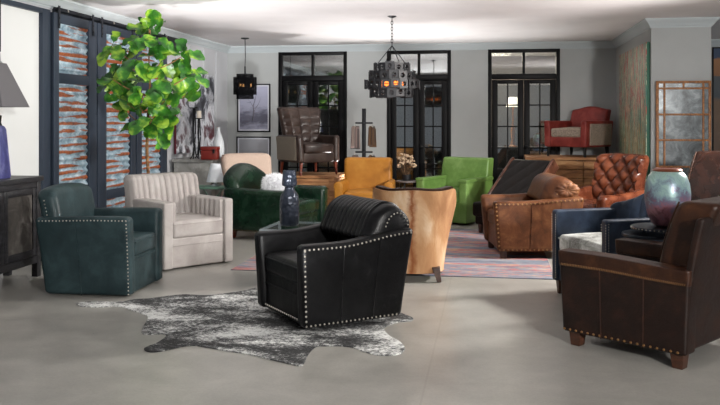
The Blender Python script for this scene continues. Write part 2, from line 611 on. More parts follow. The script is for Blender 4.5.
# French doors with transoms
def french_door(name, x0, x1, rows=5):
    y0, y1 = BACK_Y - .015, BACK_Y + .13
    z_t0, z_t1 = 2.225, 2.585
    fw = .062
    xm = (x0 + x1) / 2
    bm = bm_new()
    box(bm, (x0, y0, 0), (x0 + fw, y1, DTOP), .006)
    box(bm, (x1 - fw, y0, 0), (x1, y1, DTOP), .006)
    box(bm, (x0 + fw, y0, z_t1), (x1 - fw, y1, DTOP), .006)
    box(bm, (x0 + fw, y0, z_t0 - .09), (x1 - fw, y1, z_t0), .006)
    box(bm, (xm - .022, y0 + .01, z_t0), (xm + .022, y1, z_t1), .004)
    root = struct(name, bm, M_blackwood)
    bm = bm_new()
    box(bm, (x0 + fw, y0 + .06, z_t0), (xm - .022, y0 + .066, z_t1))
    box(bm, (xm + .022, y0 + .06, z_t0), (x1 - fw, y0 + .066, z_t1))
    link('transom_glass', bm, M_glass, root)
    for a, b in ((x0 + fw, xm), (xm, x1 - fw)):
        bm = bm_new()
        st = .10
        zt, zb = z_t0 - .10, .01
        g0, g1 = .26, 2.06
        ya, yb = y0 + .03, y0 + .075
        box(bm, (a + .003, ya, zb), (a + st, yb, zt), .004)
        box(bm, (b - st, ya, zb), (b - .003, yb, zt), .004)
        box(bm, (a + st, ya, zb), (b - st, yb, g0), .004)
        box(bm, (a + st, ya, g1), (b - st, yb, zt), .004)
        c = (a + b) / 2
        box(bm, (c - .011, ya + .008, g0), (c + .011, yb - .004, g1))
        for k in range(1, rows):
            z = g0 + (g1 - g0) * k / rows
            box(bm, (a + st, ya + .008, z - .011), (b - st, yb - .004, z + .011))
        leaf = link('door_leaf', bm, M_blackwood, root)
        bm = bm_new(); box(bm, (a + st, ya + .02, g0), (b - st, ya + .026, g1))
        link('door_glass', bm, M_glass, leaf)
    bm = bm_new()
    lathe(bm, [(.012, 0), (.012, .05), (.03, .055), (.034, .075), (.02, .095), (.002, .1)], (0, 0, 0), 14)
    o = link('door_knob', bm, M_iron, root)
    o.location = (xm + .05, y0 + .03, 1.0); o.rotation_euler = (PI / 2, 0, 0)
for i, (a, b) in enumerate(DX):
    french_door('door_%d' % (i + 1), a, b)

# the rooms seen through the doors
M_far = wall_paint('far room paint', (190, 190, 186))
M_fardim = wall_paint('far room paint dimmed', (44, 41, 38))  # wall colour darkened so the right hand far room looks dim
bm = bm_new(); box(bm, (LEFT_X, 17.6, 0), (1.3, 17.75, CEIL)); box(bm, (DX[1][1] + .25, 14.16, 0), (DX[1][1] + .33, 17.6, CEIL)); struct('wall_beyond', bm, M_far)  # partition added to keep light out of the right hand far room
bm = bm_new(); box(bm, (DX[1][1] + .34, 17.0, 0), (R_X, 17.15, CEIL)); struct('wall_beyond_right', bm, M_fardim)

# ------------------------------------------------------------------ left wall: framed white window panel and sliding barn doors
M_steel = plain('slate blue steel', (52, 62, 76), .5, .35)
M_steeldark = plain('dark steel', (30, 34, 42), .5, .4)
M_blind = plain('white roller blind', (222, 224, 223), .8)
wy0, wy1 = 5.6, onleft(42, LEFT_X + .06)[0]
zt = 2.55
bm = bm_new()
fx = LEFT_X + .07
box(bm, (LEFT_X, wy1, 0), (fx, onleft(52.5, LEFT_X + .09)[0], CEIL - .15), .006)
box(bm, (LEFT_X, wy0 - .2, 0), (fx, wy0, CEIL - .15), .006)
box(bm, (LEFT_X, wy0, zt), (fx, wy1, CEIL - .15), .006)
win = struct('window_1', bm, M_steel)
bm = bm_new(); box(bm, (LEFT_X, wy0, .2), (LEFT_X + .025, wy1, zt))
link('window_blind', bm, M_blind, win)

def rust_metal():
    m, nt, b = new_mat('rusted corrugated zinc')
    v = coords(nt)
    vs = coords(nt, (1, 1.5, 17))
    band = nz(nt, vs, 1.0, 4, .55, .3)
    sep = nt.nodes.new('ShaderNodeSeparateXYZ')
    nt.links.new(v, sep.inputs[0])
    ph = math_node(nt, 'SINE', math_node(nt, 'MULTIPLY', sep.outputs['Z'], 2 * PI / .076), None)
    s = math_node(nt, 'ADD', band, math_node(nt, 'MULTIPLY', ph, .10))
    rmask = ramp(nt, s, [(.525, (0, 0, 0)), (.57, (255, 255, 255))])
    big = nz(nt, v, 7, 5, .7)
    zinc = ramp(nt, big, [(.32, (96, 122, 138)), (.5, (150, 174, 188)), (.66, (206, 218, 225))])
    rust = ramp(nt, nz(nt, v, 22, 5, .7), [(.3, (96, 46, 26)), (.55, (158, 84, 44)), (.75, (186, 118, 72))])
    nt.links.new(mixc(nt, rmask, zinc, rust), b.inputs['Base Color'])
    b.inputs['Roughness'].default_value = .5
    b.inputs['Metallic'].default_value = .15
    bump(nt, b, big, .2, .004)
    return m
M_rust = rust_metal()

def corrugated(bm, x, y0, y1, z0, z1):
    n = int((z1 - z0) / .076 * 8)
    A, Bv = [], []
    for i in range(n + 1):
        z = z0 + (z1 - z0) * i / n
        xx = x + .011 * math.sin(2 * PI * z / .076)
        A.append((xx, z))
    f = [bm.verts.new((a, y0, z)) for a, z in A]; g = [bm.verts.new((a, y1, z)) for a, z in A]
    f2 = [bm.verts.new((a - .004, y0, z)) for a, z in A]; g2 = [bm.verts.new((a - .004, y1, z)) for a, z in A]
    for i in range(n):
        bm.faces.new((f[i], g[i], g[i + 1], f[i + 1]))
        bm.faces.new((f2[i], f2[i + 1], g2[i + 1], g2[i]))
        bm.faces.new((f[i], f[i + 1], f2[i + 1], f2[i])); bm.faces.new((g[i], g2[i], g2[i + 1], g[i + 1]))

def barn_door(px0, px1, pa, pb, label):
    y0, y1 = onleft(px0, LEFT_X + .09)[0], onleft(px1, LEFT_X + .09)[0]
    ya, yb = onleft(pa, LEFT_X + .08)[0], onleft(pb, LEFT_X + .08)[0]
    xb, xf = LEFT_X + .045, LEFT_X + .095
    root = thing('barn_door', label, 'sliding door', (LEFT_X + .07, (y0 + y1) / 2, .02), 0, 'sliding barn doors')
    off = Vector((LEFT_X + .07, (y0 + y1) / 2, .02))
    def B(bm, lo, hi, bev=.004):
        box(bm, [a - o for a, o in zip(lo, off)], [a - o for a, o in zip(hi, off)], bev)
    z = [.02, .17, .50, .61, 1.84, 1.95, 2.48, 2.58]
    bm = bm_new()
    B(bm, (xb, y0, z[0]), (xf, ya, z[7])); B(bm, (xb, yb, z[0]), (xf, y1, z[7]))
    for a, b in ((0, 1), (2, 3), (4, 5), (6, 7)):
        B(bm, (xb, ya, z[a]), (xf - .002, yb, z[b]))
    link('door_frame', bm, M_steel, root)
    for a, b in ((1, 2), (3, 4), (5, 6)):
        bm = bm_new()
        corrugated(bm, xb + .022 - off.x, ya - off.y, yb - off.y, z[a] - off.z, z[b] - off.z)
        link('corrugated_panel', bm, M_rust, root, 60)
    for yy in (y0 + .1, y1 - .1):
        bm = bm_new()
        B(bm, (xf, yy - .02, 2.42), (xf + .008, yy + .02, 2.66), .002)
        for zz in (2.46, 2.53):
            dome(bm, Vector((xf + .008, yy, zz)) - off, Vector((1, 0, 0)), .012)
        link('roller_strap', bm, M_steeldark, root)
barn_door(53.5, 96.5, 58, 88, 'slate steel sliding door nearest the console, tall rusted panel')
barn_door(97.5, 135.5, 105.5, 130, 'slate steel sliding door standing behind the fig tree leaves')
barn_door(136.5, 167, 141, 160.5, 'slate steel sliding door farthest along, behind the fig tree trunk')
bm = bm_new()
ra, rb = onleft(52)[0], onleft(176)[0]
box(bm, (LEFT_X, ra, 2.60), (LEFT_X + .05, rb, 2.72), .004)
rail = thing('sliding_door_rail', 'long dark steel track carrying the sliding doors below the crown', 'door rail', (LEFT_X + .03, (ra + rb) / 2, 2.6))
bm2 = bm_new(); box(bm2, (-.03, ra - (ra + rb) / 2, -.16), (.0, rb - (ra + rb) / 2, .055), .004)
bm.free()
link('backing_board', bm2, M_steeldark, rail)
bm = bm_new(); box(bm, (.022, ra - (ra + rb) / 2, .01), (.04, rb - (ra + rb) / 2, .05), .003)
tr_ = link('track', bm, M_steeldark, rail)
y = ra + .2
while y < rb:
    bm = bm_new()
    tube(bm, [(0, y - (ra + rb) / 2, .03), (.052, y - (ra + rb) / 2, .03)], .012, 8)
    link('spacer_bolt', bm, M_nail, tr_)
    y += .55
# ------------------------------------------------------------------ the chairs
# --- black swivel chair with channelled roll back, in front
L_black = leather('black leather', (6, 6, 8), (10, 10, 12), (17, 17, 20), .36, 6, .22, 0, .2)
fX, fZ = -.869, -.494
ctr = Vector(((-.782 + .301) / 2, (6.225 + 5.886) / 2))
c = Chair('armchair', 'black leather armchair with channelled roll back and silver nailheads on the grey hide', W(ctr.x, ctr.y, .0065), heading(fX, fZ),
          W=.83, D=.78, H=.845, leg=.035, ha=.60, ta=.115, rise=.065, lr=.10, lf=.025, flare=.02)
c.arms(L_black, .035, (.36, .68), L_black, n=(4, 12, 8))
c.arm_nails(M_nail, .0085, .034)
c.seat(L_black, hs=.455, ct=.15, tb=.26, puff=.02, fy=.02, bands=(.235,), rail_m=L_black)
c.front_nails(M_nail, .0085, .034, .035)
c.back_panel(L_black, th=.22, H=.62, rake=.07, corner=.06, z0=.06)
olb = [(.11, .60), (.135, .69), (.19, .785), (.285, .84), (.38, .825), (.455, .75), (.475, .67), (.44, .60), (.25, .565)]
o, ol, cc = roll(c, L_black, olb, .405, .014, .058, 95, soft_end=.11, kend=.60, shift=(0, .05, .0))
roll_nails(o, ol, cc, .405, M_nail, .0075, .028, .53, lambda p: p.z > .66 and p.y > .12, (.05, 0))
c.swivel(M_dark)

# --- teal chair on the left
L_teal = leather('dark teal leather', (36, 53, 57), (46, 66, 70), (66, 88, 92), .42, 4, .2)
B, Cc = Vector((-1.865, 6.68)), Vector((-2.677, 7.036))
f = Vector((.99, -.13)).normalized()
nrm = Vector((.13, .99)).normalized()
ctr = B - f * .375 + nrm * .36
c = Chair('armchair', 'dark teal leather swivel armchair with nailheads down the arm front, beside the console', W(*ctr), heading(f.x, f.y),
          W=.74, D=.75, H=.90, leg=.012, ha=.66, ta=.13, rise=-.012, lr=.08, lf=-.01, flare=.03)
c.arms(L_teal, .04, (.56,), L_teal, n=(4, 12, 8))
c.arm_nails(M_nail, .007, .03, top=True, bottom=False)
c.seat(L_teal, hs=.46, ct=.15, tb=.22, puff=.02, fy=.02, bands=(.29,), rail_m=L_teal)
c.back_panel(L_teal, bw=.735, th=.17, rake=.11, crown=.012, corner=.065, y=.275, z0=.05, sag=.035)
for sg in (-1, 1):
    bm = bm_new()
    nails(bm, [c.bpt(sg * 1.0, .62 + .30 * i / 10, .1) for i in range(11)], Vector((sg, 0, 0)), .0075, .03)
    link('nailhead_trim', bm, M_nail, c.back_o)
c.swivel(M_dark)

# --- pearl channel back chair
L_pearl = leather('pearl grey leather', (188, 180, 176), (208, 200, 196), (226, 220, 216), .38, 4, .2)
A, B = Vector((-1.288, 8.315)), Vector((-1.776, 7.874))
bd = (A - B).normalized(); f = Vector((bd.y, -bd.x))
ctr = (A + B) / 2 - f * .40 + Vector((-.045, -.02))
c = Chair('armchair', 'pearl grey leather swivel armchair with vertical channels stitched across its back', W(*ctr), heading(f.x, f.y),
          W=.78, D=.80, H=.885, leg=.015, ha=.655, ta=.10, rise=.0, lr=.03, flare=.0)
c.arms(L_pearl, .018, (), n=(3, 10, 8))
c.seat(L_pearl, hs=.47, ct=.17, tb=.22, puff=.02, fy=.015, bands=(.235,), rail_m=L_pearl)
c.back_panel(L_pearl, bw=.80, th=.20, rake=.14, crown=.0, corner=.06, n=(96, 4, 12), fn=channels(.066, .022, .1), y=.29, z0=.05, curve=.04)
for sg in (-1, 1):                       # the arms are channelled on their inner faces
    bm = bm_new()
    soft(bm, (sg * (c.W / 2 - c.ta - .006), .0, .535), (.06, .74, .235), .02, (3, 60, 6),
         lambda x, y, z, sg=sg: (x - sg * .028 * abs(math.sin(PI * y / .088)) * (1 if x * sg < 0 else 0), y, z))
    link('inner_arm', bm, L_pearl, c.arm_o[0 if sg < 0 else 1], 50)
c.swivel(M_dark)

# --- dark green camel back chair
L_green = leather('bottle green leather', (10, 34, 22), (17, 47, 31), (30, 66, 44), .24, 4, .2, .2)
f = Vector((.92, -.38)).normalized()
ctr = Vector((-1.03, 10.3))
c = Chair('armchair', 'bottle green leather club chair with domed back and white fur pillow on it', W(ctr.x, ctr.y, .005), heading(f.x, f.y),
          W=.98, D=.95, H=.895, leg=.09, ha=.60, ta=.17, rise=.02, flare=.02, lr=.03)
c.arms(L_green, .055, (.5,), L_green, n=(6, 10, 8))
c.arm_nails(M_brass, .006, .03, bottom=True, front=False, top=False)
c.seat(L_green, hs=.45, ct=.16, tb=.24, puff=.03, fy=.04, bands=(.25,), rail_m=L_green)
c.back_panel(L_green, bw=.90, th=.22, rake=.16, crown=.17, corner=.09, n=(24, 6, 12), z0=.1, curve=.05, dome_p=2.0)
c.legs(M_legred, .032, .024, .08)

# --- cream chair behind the green one
F_cream = fabric('cream linen', (196, 172, 156), (216, 194, 178))
c = Chair('armchair', 'cream upholstered armchair standing behind the bottle green chair', W(-1.51, 11.53), heading(.35, -.93),
          W=.74, D=.78, H=.97, leg=.08, ha=.6, ta=.12)
c.arms(F_cream, .04)
c.seat(F_cream, hs=.45, ct=.15, tb=.2)
c.back_panel(F_cream, bw=.70, th=.18, rake=.14, corner=.07, y=.28, sag=.02, flare=.04)
c.legs(M_legbrown)

# --- mustard chair
F_must = leather('mustard leather', (176, 112, 32), (200, 132, 42), (216, 150, 60), .45, 4, .15)
c = Chair('armchair', 'mustard yellow leather armchair in front of the wall between two glass doors', W(.085, 11.55), heading(-.10, -.99),
          W=.80, D=.82, H=.905, leg=.10, ha=.60, ta=.12, rise=.0)
c.arms(F_must, .05, n=(6, 8, 6))
for sg, a in zip((-1, 1), c.arm_o):       # scrolled arm fronts
    bm = bm_new()
    ol = [(.065 * math.cos(t * PI / 12), .545 + .065 * math.sin(t * PI / 12)) for t in range(-2, 15)] + [(-.04, .12), (.045, .12)]
    prism(bm, [(sg * (c.W / 2 - c.ta / 2) + x, z) for x, z in ol], -c.D / 2 - .012, -c.D / 2 + .02, 'xz', .006)
    link('arm_front', bm, F_must, a)
c.seat(F_must, hs=.46, ct=.16, tb=.22, puff=.03, fy=.02, rail_m=F_must)
c.back_panel(F_must, bw=.68, th=.19, rake=.10, corner=.05, z0=.12, flare=.03)
c.legs(M_legbrown, .028, .02)

# --- bright green chair
L_lime = leather('bright green leather', (92, 130, 58), (114, 152, 76), (142, 178, 102), .36, 4, .12)
Bp, Cp = Vector((1.42, 11.2)), Vector((1.90, 11.9))
f = (Bp - Cp).normalized(); side = Vector((f.y, -f.x))
if side.x > 0: side = -side
ctr = (Bp + Cp) / 2 + side * .365
c = Chair('armchair', 'bright apple green leather armchair near the middle of the room', W(*ctr), heading(f.x, f.y),
          W=.80, D=.84, H=.90, leg=.03, ha=.625, ta=.12)
c.arms(L_lime, .018, (), n=(3, 8, 6))
for sg, a in zip((-1, 1), c.arm_o):
    bm = bm_new()
    soft(bm, (sg * (c.W / 2 - c.ta / 2), 0, .608), (c.ta + .014, c.D + .014, .045), .012)
    link('arm_cap', bm, L_lime, a)
c.seat(L_lime, hs=.46, ct=.16, tb=.22, puff=.02, fy=.015, rail_m=L_lime)
c.back_panel(L_lime, bw=.80, th=.2, rake=.12, corner=.035, y=.31, z0=.05, flare=-.06)
c.swivel(M_dark)

# --- hide covered barrel chair seen from behind
def hide():
    m, nt, b = new_mat('tan and white cowhide')
    v = coords(nt)
    vs = coords(nt, (1, 1, .35))
    f = nz(nt, vs, 3.2, 5, .6, .5)
    c1 = ramp(nt, f, [(.34, (142, 98, 62)), (.5, (172, 128, 88)), (.60, (192, 156, 120)), (.72, (212, 190, 164))])
    sep = nt.nodes.new('ShaderNodeSeparateXYZ')
    nt.links.new(v, sep.inputs[0])
    wob = math_node(nt, 'MULTIPLY', math_node(nt, 'SUBTRACT', nz(nt, v, 9, 4, .7), .5), .10)
    d = math_node(nt, 'ABSOLUTE', math_node(nt, 'ADD', math_node(nt, 'ADD', sep.outputs['X'], wob), -.01), None)
    st = ramp(nt, d, [(.0, (255, 255, 255)), (.02, (200, 200, 200)), (.05, (0, 0, 0))])
    nt.links.new(mixc(nt, st, c1, (128, 70, 30)), b.inputs['Base Color'])
    b.inputs['Roughness'].default_value = .85
    bump(nt, b, nz(nt, coords(nt, (1, 1, .12)), 140, 2, .7), .35, .004)
    return m
M_hide = hide()
L_choc = leather('chocolate leather', (34, 20, 15), (50, 31, 23), (72, 46, 34), .36, 5, .25)
root = thing('barrel_chair', 'tan cowhide barrel chair turned away, dark stripe down its back', 'armchair', W(.50, 7.55, .0055), heading(.10, .99))
def shell(r0, r1, zb, zt, th, a0, a1, wave=0.0, n=40, m=12):
    bm = bm_new()
    rings = []
    for i in range(n + 1):
        a = a0 + (a1 - a0) * i / n                         # 0 = straight back (+y)
        pr = []
        drop = .0 if abs(a) < 1.25 else .20 * sstep((abs(a) - 1.25) / .65)
        for k in range(m + 1):
            w = k / m
            z = zb + (zt - drop + wave * math.cos(a * 5) - zb) * w
            r = r0 + (r1 - r0) * (w ** 1.3)
            pr.append((r, z))
        sec = pr + [(r - th, z - (.0 if k else 0)) for k, (r, z) in reversed(list(enumerate(pr)))]
        ring = []
        for r, z in sec:
            x = r * math.sin(a) * 1.0
            y = r * math.cos(a) * .95
            ring.append(Vector((x, y, z)))
        rings.append(ring)
    loft(bm, rings)
    return bm
link('outer_shell', shell(.27, .385, .075, .82, .02, -1.9, 1.9, .006), M_hide, root, 50)
link('inner_back', shell(.247, .362, .14, .84, .06, -1.9, 1.9, .006), L_choc, root, 50)
bm = bm_new(); lathe(bm, [(.20, .09), (.262, .095), (.262, .30), (.20, .305)], (0, -.02, 0), 40); link('seat_base', bm, L_choc, root)
bm = bm_new(); lathe(bm, [(.1, .30), (.22, .30), (.242, .33), (.245, .40), (.22, .44), (.1, .455), (.001, .457)], (0, -.03, 0), 40); link('seat_cushion', bm, L_choc, root)
for sx in (-1, 1):
    for sy in (-1, 1):
        o = link('leg', leg_mesh(.13, .036, .02, (sx * .03, sy * .03)), M_legbrown, root)
        o.location = (sx * .20, sy * .185, 0)

# --- caramel chair with nailheads
L_car = leather('caramel leather', (80, 44, 24), (114, 67, 38), (150, 98, 60), .44, 6, .25, .0)
f = Vector((-.9995, -.02)).normalized()
side = Vector((.02, -.9995)).normalized()                  # towards the camera
Bc = Vector((1.43, 8.50))                                 # near front bottom corner
ctr = Bc - f * .405 - side * .43
c = Chair('armchair', 'caramel brown leather armchair with rolled back and large nailheads on the patterned rug', W(ctr.x, ctr.y, .0055), heading(f.x, f.y),
          W=.86, D=.81, H=.86, leg=.075, ha=.60, ta=.13, rise=.045, lr=.10, lf=.045, flare=.02)
c.arms(L_car, .04, (.42, .75), L_car, n=(4, 12, 8))
c.arm_nails(M_brass, .011, .045, bottom=True)
c.seat(L_car, hs=.45, ct=.15, tb=.28, puff=.02, fy=.02, rail_m=L_car)
c.back_panel(L_car, th=.22, H=.62, rake=.07, corner=.06, z0=.1, y=.285)
ol2 = [(a - .075, b - .005) for a, b in [(.14, .60), (.17, .71), (.225, .81), (.32, .858), (.42, .84), (.50, .77), (.525, .68), (.49, .61), (.28, .575)]]
o, ol, cc = roll(c, L_car, ol2, .41, .0, .06, 45, soft_end=.13, kend=.60, shift=(0, .06, -.01))
for sg in (-1, 1):
    bm = bm_new()
    g_ = []
    for rr, dx in ((1.0, 0.0), (.85, .018), (.5, .03), (.15, .014), (.01, .010)):
        g_.append([Vector((sg * (.395 + dx + .006 * rr * math.sin(i * PI / 2)), cc.y + .06 + .135 * rr * math.cos(i * PI / 20), cc.z + .085 * rr * math.sin(i * PI / 20) + .0)) for i in range(40)])
    loft(bm, g_)
    link('gathered_end', bm, L_car, o, 60)
roll_nails(o, ol, cc, .41, M_brass, .008, .035, .57, lambda p: p.z > .65, (.06, -.01))
c.legs(M_legbrown, .035, .03, .07)

# --- dark lounge chair with a tipped tufted back
L_esp = leather('espresso leather', (10, 6, 5), (16, 10, 8), (28, 18, 14), .46, 5, .25, .0, .12)
root = thing('lounge_chair', 'espresso brown leather lounge chair with a tipped back, behind the caramel armchair', 'lounge chair', W(1.80, 10.42, .0055), heading(-.75, -.66))
bm = bm_new(); soft(bm, (0, .02, .30), (.66, .44, .18), .04, (8, 8, 3), lambda x, y, z: (x, y, z + (.02 if z > 0 else 0) * (1 - (x / .33) ** 2))); link('seat_cushion', bm, L_esp, root)
bm = bm_new(); soft(bm, (0, .02, .18), (.60, .38, .14), .02); link('base', bm, L_esp, root)
bm = bm_new()
dm = diamonds(.22, .4, .009)
def fb(x, y, z):
    w = z / .78 + .5
    d = dm(x, w) if y < 0 and abs(x) < .30 and .06 < w < .94 else 0
    p = Vector((x, y - d, z + .39))
    a = math.radians(-47)
    return (p.x, p.y * math.cos(a) - p.z * math.sin(a), p.y * math.sin(a) + p.z * math.cos(a))
soft(bm, (0, .12, .35), (.66, .15, .78), .05, (36, 4, 36), fb); bk = link('back', bm, L_esp, root, 60)
L_rim = leather('polished brown edge leather', (50, 26, 18), (84, 48, 34), (124, 78, 56), .28, 5, .2, .2)
for sg in (-1, 1):
    bm = bm_new()
    soft(bm, (sg * .325, .12, .35), (.045, .17, .80), .02, (2, 4, 14), fb)
    link('side_band', bm, L_rim, bk)
for sx in (-1, 1):
    for yy in (-.12, .16):
        o = link('leg', leg_mesh(.12, .03, .02), M_legbrown, root); o.location = (sx * .24, yy, 0)

# --- rust chair with button tufted back
L_rust = leather('rust leather', (68, 30, 18), (102, 50, 30), (140, 78, 50), .26, 5, .2, .1)
c = Chair('armchair', 'rust orange leather armchair with a button tufted back, by the painted canvas', W(2.90, 9.95), heading(-.84, -.54),
          W=.86, D=.86, H=1.03, leg=.09, ha=.58, ta=.15, rise=.05, flare=.03, lr=.05)
c.arms(L_rust, .06, n=(6, 10, 8))
c.seat(L_rust, hs=.46, ct=.16, tb=.24, puff=.03, fy=.02, rail_m=L_rust)
c.back_panel(L_rust, bw=.66, th=.18, rake=.20, corner=.07, n=(64, 4, 64), fn=diamonds(.17, .24, .05), z0=.14, flare=.12, curve=.10, sag=.02)
bm = bm_new()
for a in range(-8, 9):
    for b_ in range(-8, 9):
        u, v = (a + b_) / 2 * .17, (a - b_) / 2 * .24
        if abs(u) < .30 and .3 < v < .97:
            p = c.bpt(u / .33, v, -.96)
            dome(bm, p, Vector((0, -1, .2)), .014)
link('tufting_button', bm, L_rust, c.back_o)
c.legs(M_legred)

# --- navy chair with a hide seat
L_navy = leather('navy leather', (30, 40, 56), (44, 57, 78), (64, 80, 104), .40, 5, .22)
def greyhide(name, a, b_, c_, sc=4.0):
    m, nt, bb = new_mat(name)
    v = coords(nt)
    f = nz(nt, v, sc, 5, .65, .4)
    fine = nz(nt, coords(nt, (1, 3, 1)), 45, 4, .8)
    s = math_node(nt, 'ADD', math_node(nt, 'MULTIPLY', f, .72), math_node(nt, 'MULTIPLY', fine, .28))
    nt.links.new(ramp(nt, s, [(.38, a), (.5, b_), (.60, c_)]), bb.inputs['Base Color'])
    bb.inputs['Roughness'].default_value = .85
    bump(nt, bb, fine, .5, .006)
    return m
M_furseat = greyhide('pale grey hide', (104, 104, 100), (176, 178, 174), (216, 218, 216), 5)
Ab = Vector((1.617, 6.87)); f = Vector((-.956, -.29)).normalized()
sd = Vector((.29, -.956)).normalized()
ctr = Ab - f * .42 + sd * .375
c = Chair('armchair', 'navy blue leather armchair with a grey and white hide seat, behind the tiered round table', W(*ctr), heading(f.x, f.y),
          W=.80, D=.84, H=.895, leg=.11, ha=.70, ta=.075, rise=.0, lr=.05)
c.arms(L_navy, .02, (), n=(3, 10, 8))
c.arm_nails(M_nail, .004, .02, top=False, bottom=False)
for sg, a in zip((-1, 1), c.arm_o):
    for q in (-.03, .03):
        bm = bm_new()
        nails(bm, [c.armpt(sg, -c.D / 2 - .0, .05 + .9 * i / 8, 0, q) + Vector((0, -.001, 0)) for i in range(9)], Vector((0, -1, 0)), .0045, .02)
        link('nailhead_trim', bm, M_nail, a)
c.seat(L_navy, hs=.50, ct=.14, tb=.22, puff=.03, fy=.02, rail_m=L_navy, wm=M_furseat)
c.back_panel(L_navy, bw=.78, th=.16, rake=.12, crown=.15, corner=.05, n=(90, 4, 12), fn=channels(.075, .012, .1), y=.30, z0=.13, curve=.24)
c.legs(M_legbrown, .026, .016, .05)

# --- dark brown foreground chair
L_dk = leather('dark brown leather', (26, 14, 10), (36, 20, 14), (56, 32, 22), .46, 7, .3)
L_dktop = leather('burnished brown leather', (38, 20, 12), (60, 33, 19), (90, 54, 31), .40, 7, .3)
Bf, Cf = Vector((1.33, 5.30)), Vector((1.87, 4.72))
f = (Bf - Cf).normalized()
rt = Vector((-f.y, f.x))
if rt.y < 0: rt = -rt                                       # away from the camera
ctr = (Bf + Cf) / 2 + rt * .40
c = Chair('armchair', 'dark brown leather armchair turned away at the right front, burnished band along its arm', W(*ctr), heading(f.x, f.y),
          W=.84, D=.82, H=.97, leg=.09, ha=.60, ta=.13, rise=-.02, lr=.02, lf=.03)
c.arms(L_dk, .02, (.34, .68), L_dktop, n=(3, 10, 8))
for sg, a in zip((-1, 1), c.arm_o):
    bm = bm_new()
    soft(bm, (sg * (c.W / 2 - c.ta / 2), 0, c.leg + c.hz), (c.ta + .012, c.D + .01, 2 * c.hz), .022, (4, 10, 8),
         lambda x, y, z, sg=sg: c.af(sg)(x, y, c.hz - .09 + (z + c.hz) / (2 * c.hz) * .098))
    t = link('arm_band', bm, L_dktop, a)
    bm = bm_new()
    for q in (.0075,):
        for i in range(72):
            y = -c.D / 2 + .02 + i * (c.D - .04) / 71
            p0 = c.armpt(sg, y, .835, q); p1 = c.armpt(sg, y + .004, .862, q)
            tube(bm, [p0, p1], .0016, 4)
    link('stitching', bm, M_brass, t)
c.arm_nails(M_brass, .009, .042, top=False, front=False, bottom=True)
c.seat(L_dk, hs=.45, ct=.16, tb=.26, puff=.02, fy=.02, rail_m=L_dk)
c.back_panel(L_dktop, bw=.60, th=.25, rake=.16, corner=.045, z0=.30, y=.27, n=(10, 4, 12))
bm = bm_new()
soft(bm, (0, .385, .50), (.80, .05, .78), .02, (6, 3, 8), lambda x, y, z: (x, y + .10 * (z / .78 + .5) ** 2, z))
link('outer_back', bm, L_dk, c.root)
for sx in (-.27, .27):
    bm = bm_new()
    tube(bm, [c.bpt(sx / .30, .55 + .44 * i / 10, -1.01) for i in range(11)], .006, 6)
    link('piping', bm, L_dktop, c.back_o)
c.legs(M_legbrown, .042, .032, .07)

# --- tall glossy brown chair at the right edge
L_gloss = leather('glossy chestnut leather', (26, 12, 8), (42, 21, 14), (68, 37, 26), .24, 5, .18, .25)
c = Chair('armchair', 'glossy chestnut leather high back armchair at the right edge, before the panelled mirror', W(3.41, 8.3), heading(-.85, -.52),
          W=.84, D=.86, H=1.12, leg=.10, ha=.62, ta=.13, lr=.05)
c.arms(L_gloss, .045, n=(5, 10, 6))
c.seat(L_gloss, hs=.47, ct=.16, tb=.26, rail_m=L_gloss)
c.back_panel(L_gloss, bw=.74, th=.24, rake=.24, corner=.06, z0=.2, n=(8, 4, 12))
for sg in (-1, 1):
    bm = bm_new()
    tube(bm, [c.bpt(sg * .86, .35 + .64 * i / 10, -1.02) for i in range(11)], .007, 6)
    link('piping', bm, L_dktop, c.back_o)
c.legs(M_legbrown)

# --- reclaimed wood platforms
M_plank = None
def planks():
    m, nt, b = new_mat('reclaimed planks')
    v = coords(nt, (1, 6, 9))
    f = nz(nt, v, 1.6, 6, .7, .6)
    c1 = ramp(nt, f, [(.30, (80, 50, 30)), (.44, (150, 102, 64)), (.56, (186, 136, 90)), (.74, (206, 170, 126))])
    g = nz(nt, coords(nt, (1.5, 1.5, 3)), 3, 3, .6)
    c2 = mixc(nt, ramp(nt, g, [(.4, (0, 0, 0)), (.7, (130, 130, 130))]), c1, (86, 66, 52))
    nt.links.new(c2, b.inputs['Base Color'])
    b.inputs['Roughness'].default_value = .7
    bump(nt, b, f, .5, .01)
    return m
M_plank = planks()
def platform(label, loc, rotz, w, d, h, nrow, join=None):
    root = thing('wooden_platform', label, 'platform', loc, rotz, 'reclaimed wood platforms')
    bm = bm_new()
    ph = (h - .05) / nrow
    for i in range(nrow):
        z0, z1 = .01 + i * ph, .01 + (i + 1) * ph - .008
        cut = [-w / 2, w / 2] if join is None else [-w / 2, join, w / 2]
        for a, b_ in zip(cut, cut[1:]):
            box(bm, (a + .004, -d / 2, z0), (b_ - .004, -d / 2 + .03, z1), .004)
            box(bm, (a + .004, d / 2 - .03, z0), (b_ - .004, d / 2, z1), .004)
        for x in (-w / 2, w / 2 - .03):
            box(bm, (x, -d / 2 + .032, z0), (x + .03, d / 2 - .032, z1), .004)
    link('side_boards', bm, M_plank, root)
    bm = bm_new()
    nb = 5
    for i in range(nb):
        y0 = -d / 2 - .01 + (d + .02) * i / nb
        box(bm, (-w / 2 - .01, y0 + .003, h - .04), (w / 2 + .01, y0 + (d + .02) / nb - .003, h), .004)
    link('top_boards', bm, M_plank, root)
    for x in (-w / 2 - .004, w / 2 - .07):
        bm = bm_new(); box(bm, (x, -d / 2 - .02, 0), (x + .075, -d / 2 - .001, h - .042), .004); link('corner_post', bm, M_plank, root)
    return root
pz = Vector((-.76, 12.75))
PH1 = .615
platform('reclaimed wood platform under the brown wing chair', W(*pz), math.radians(-7), 1.02, .85, PH1, 4)
PH2 = .88
pr = Vector((3.42, 13.05))
rp = W(2.66, 13.2)
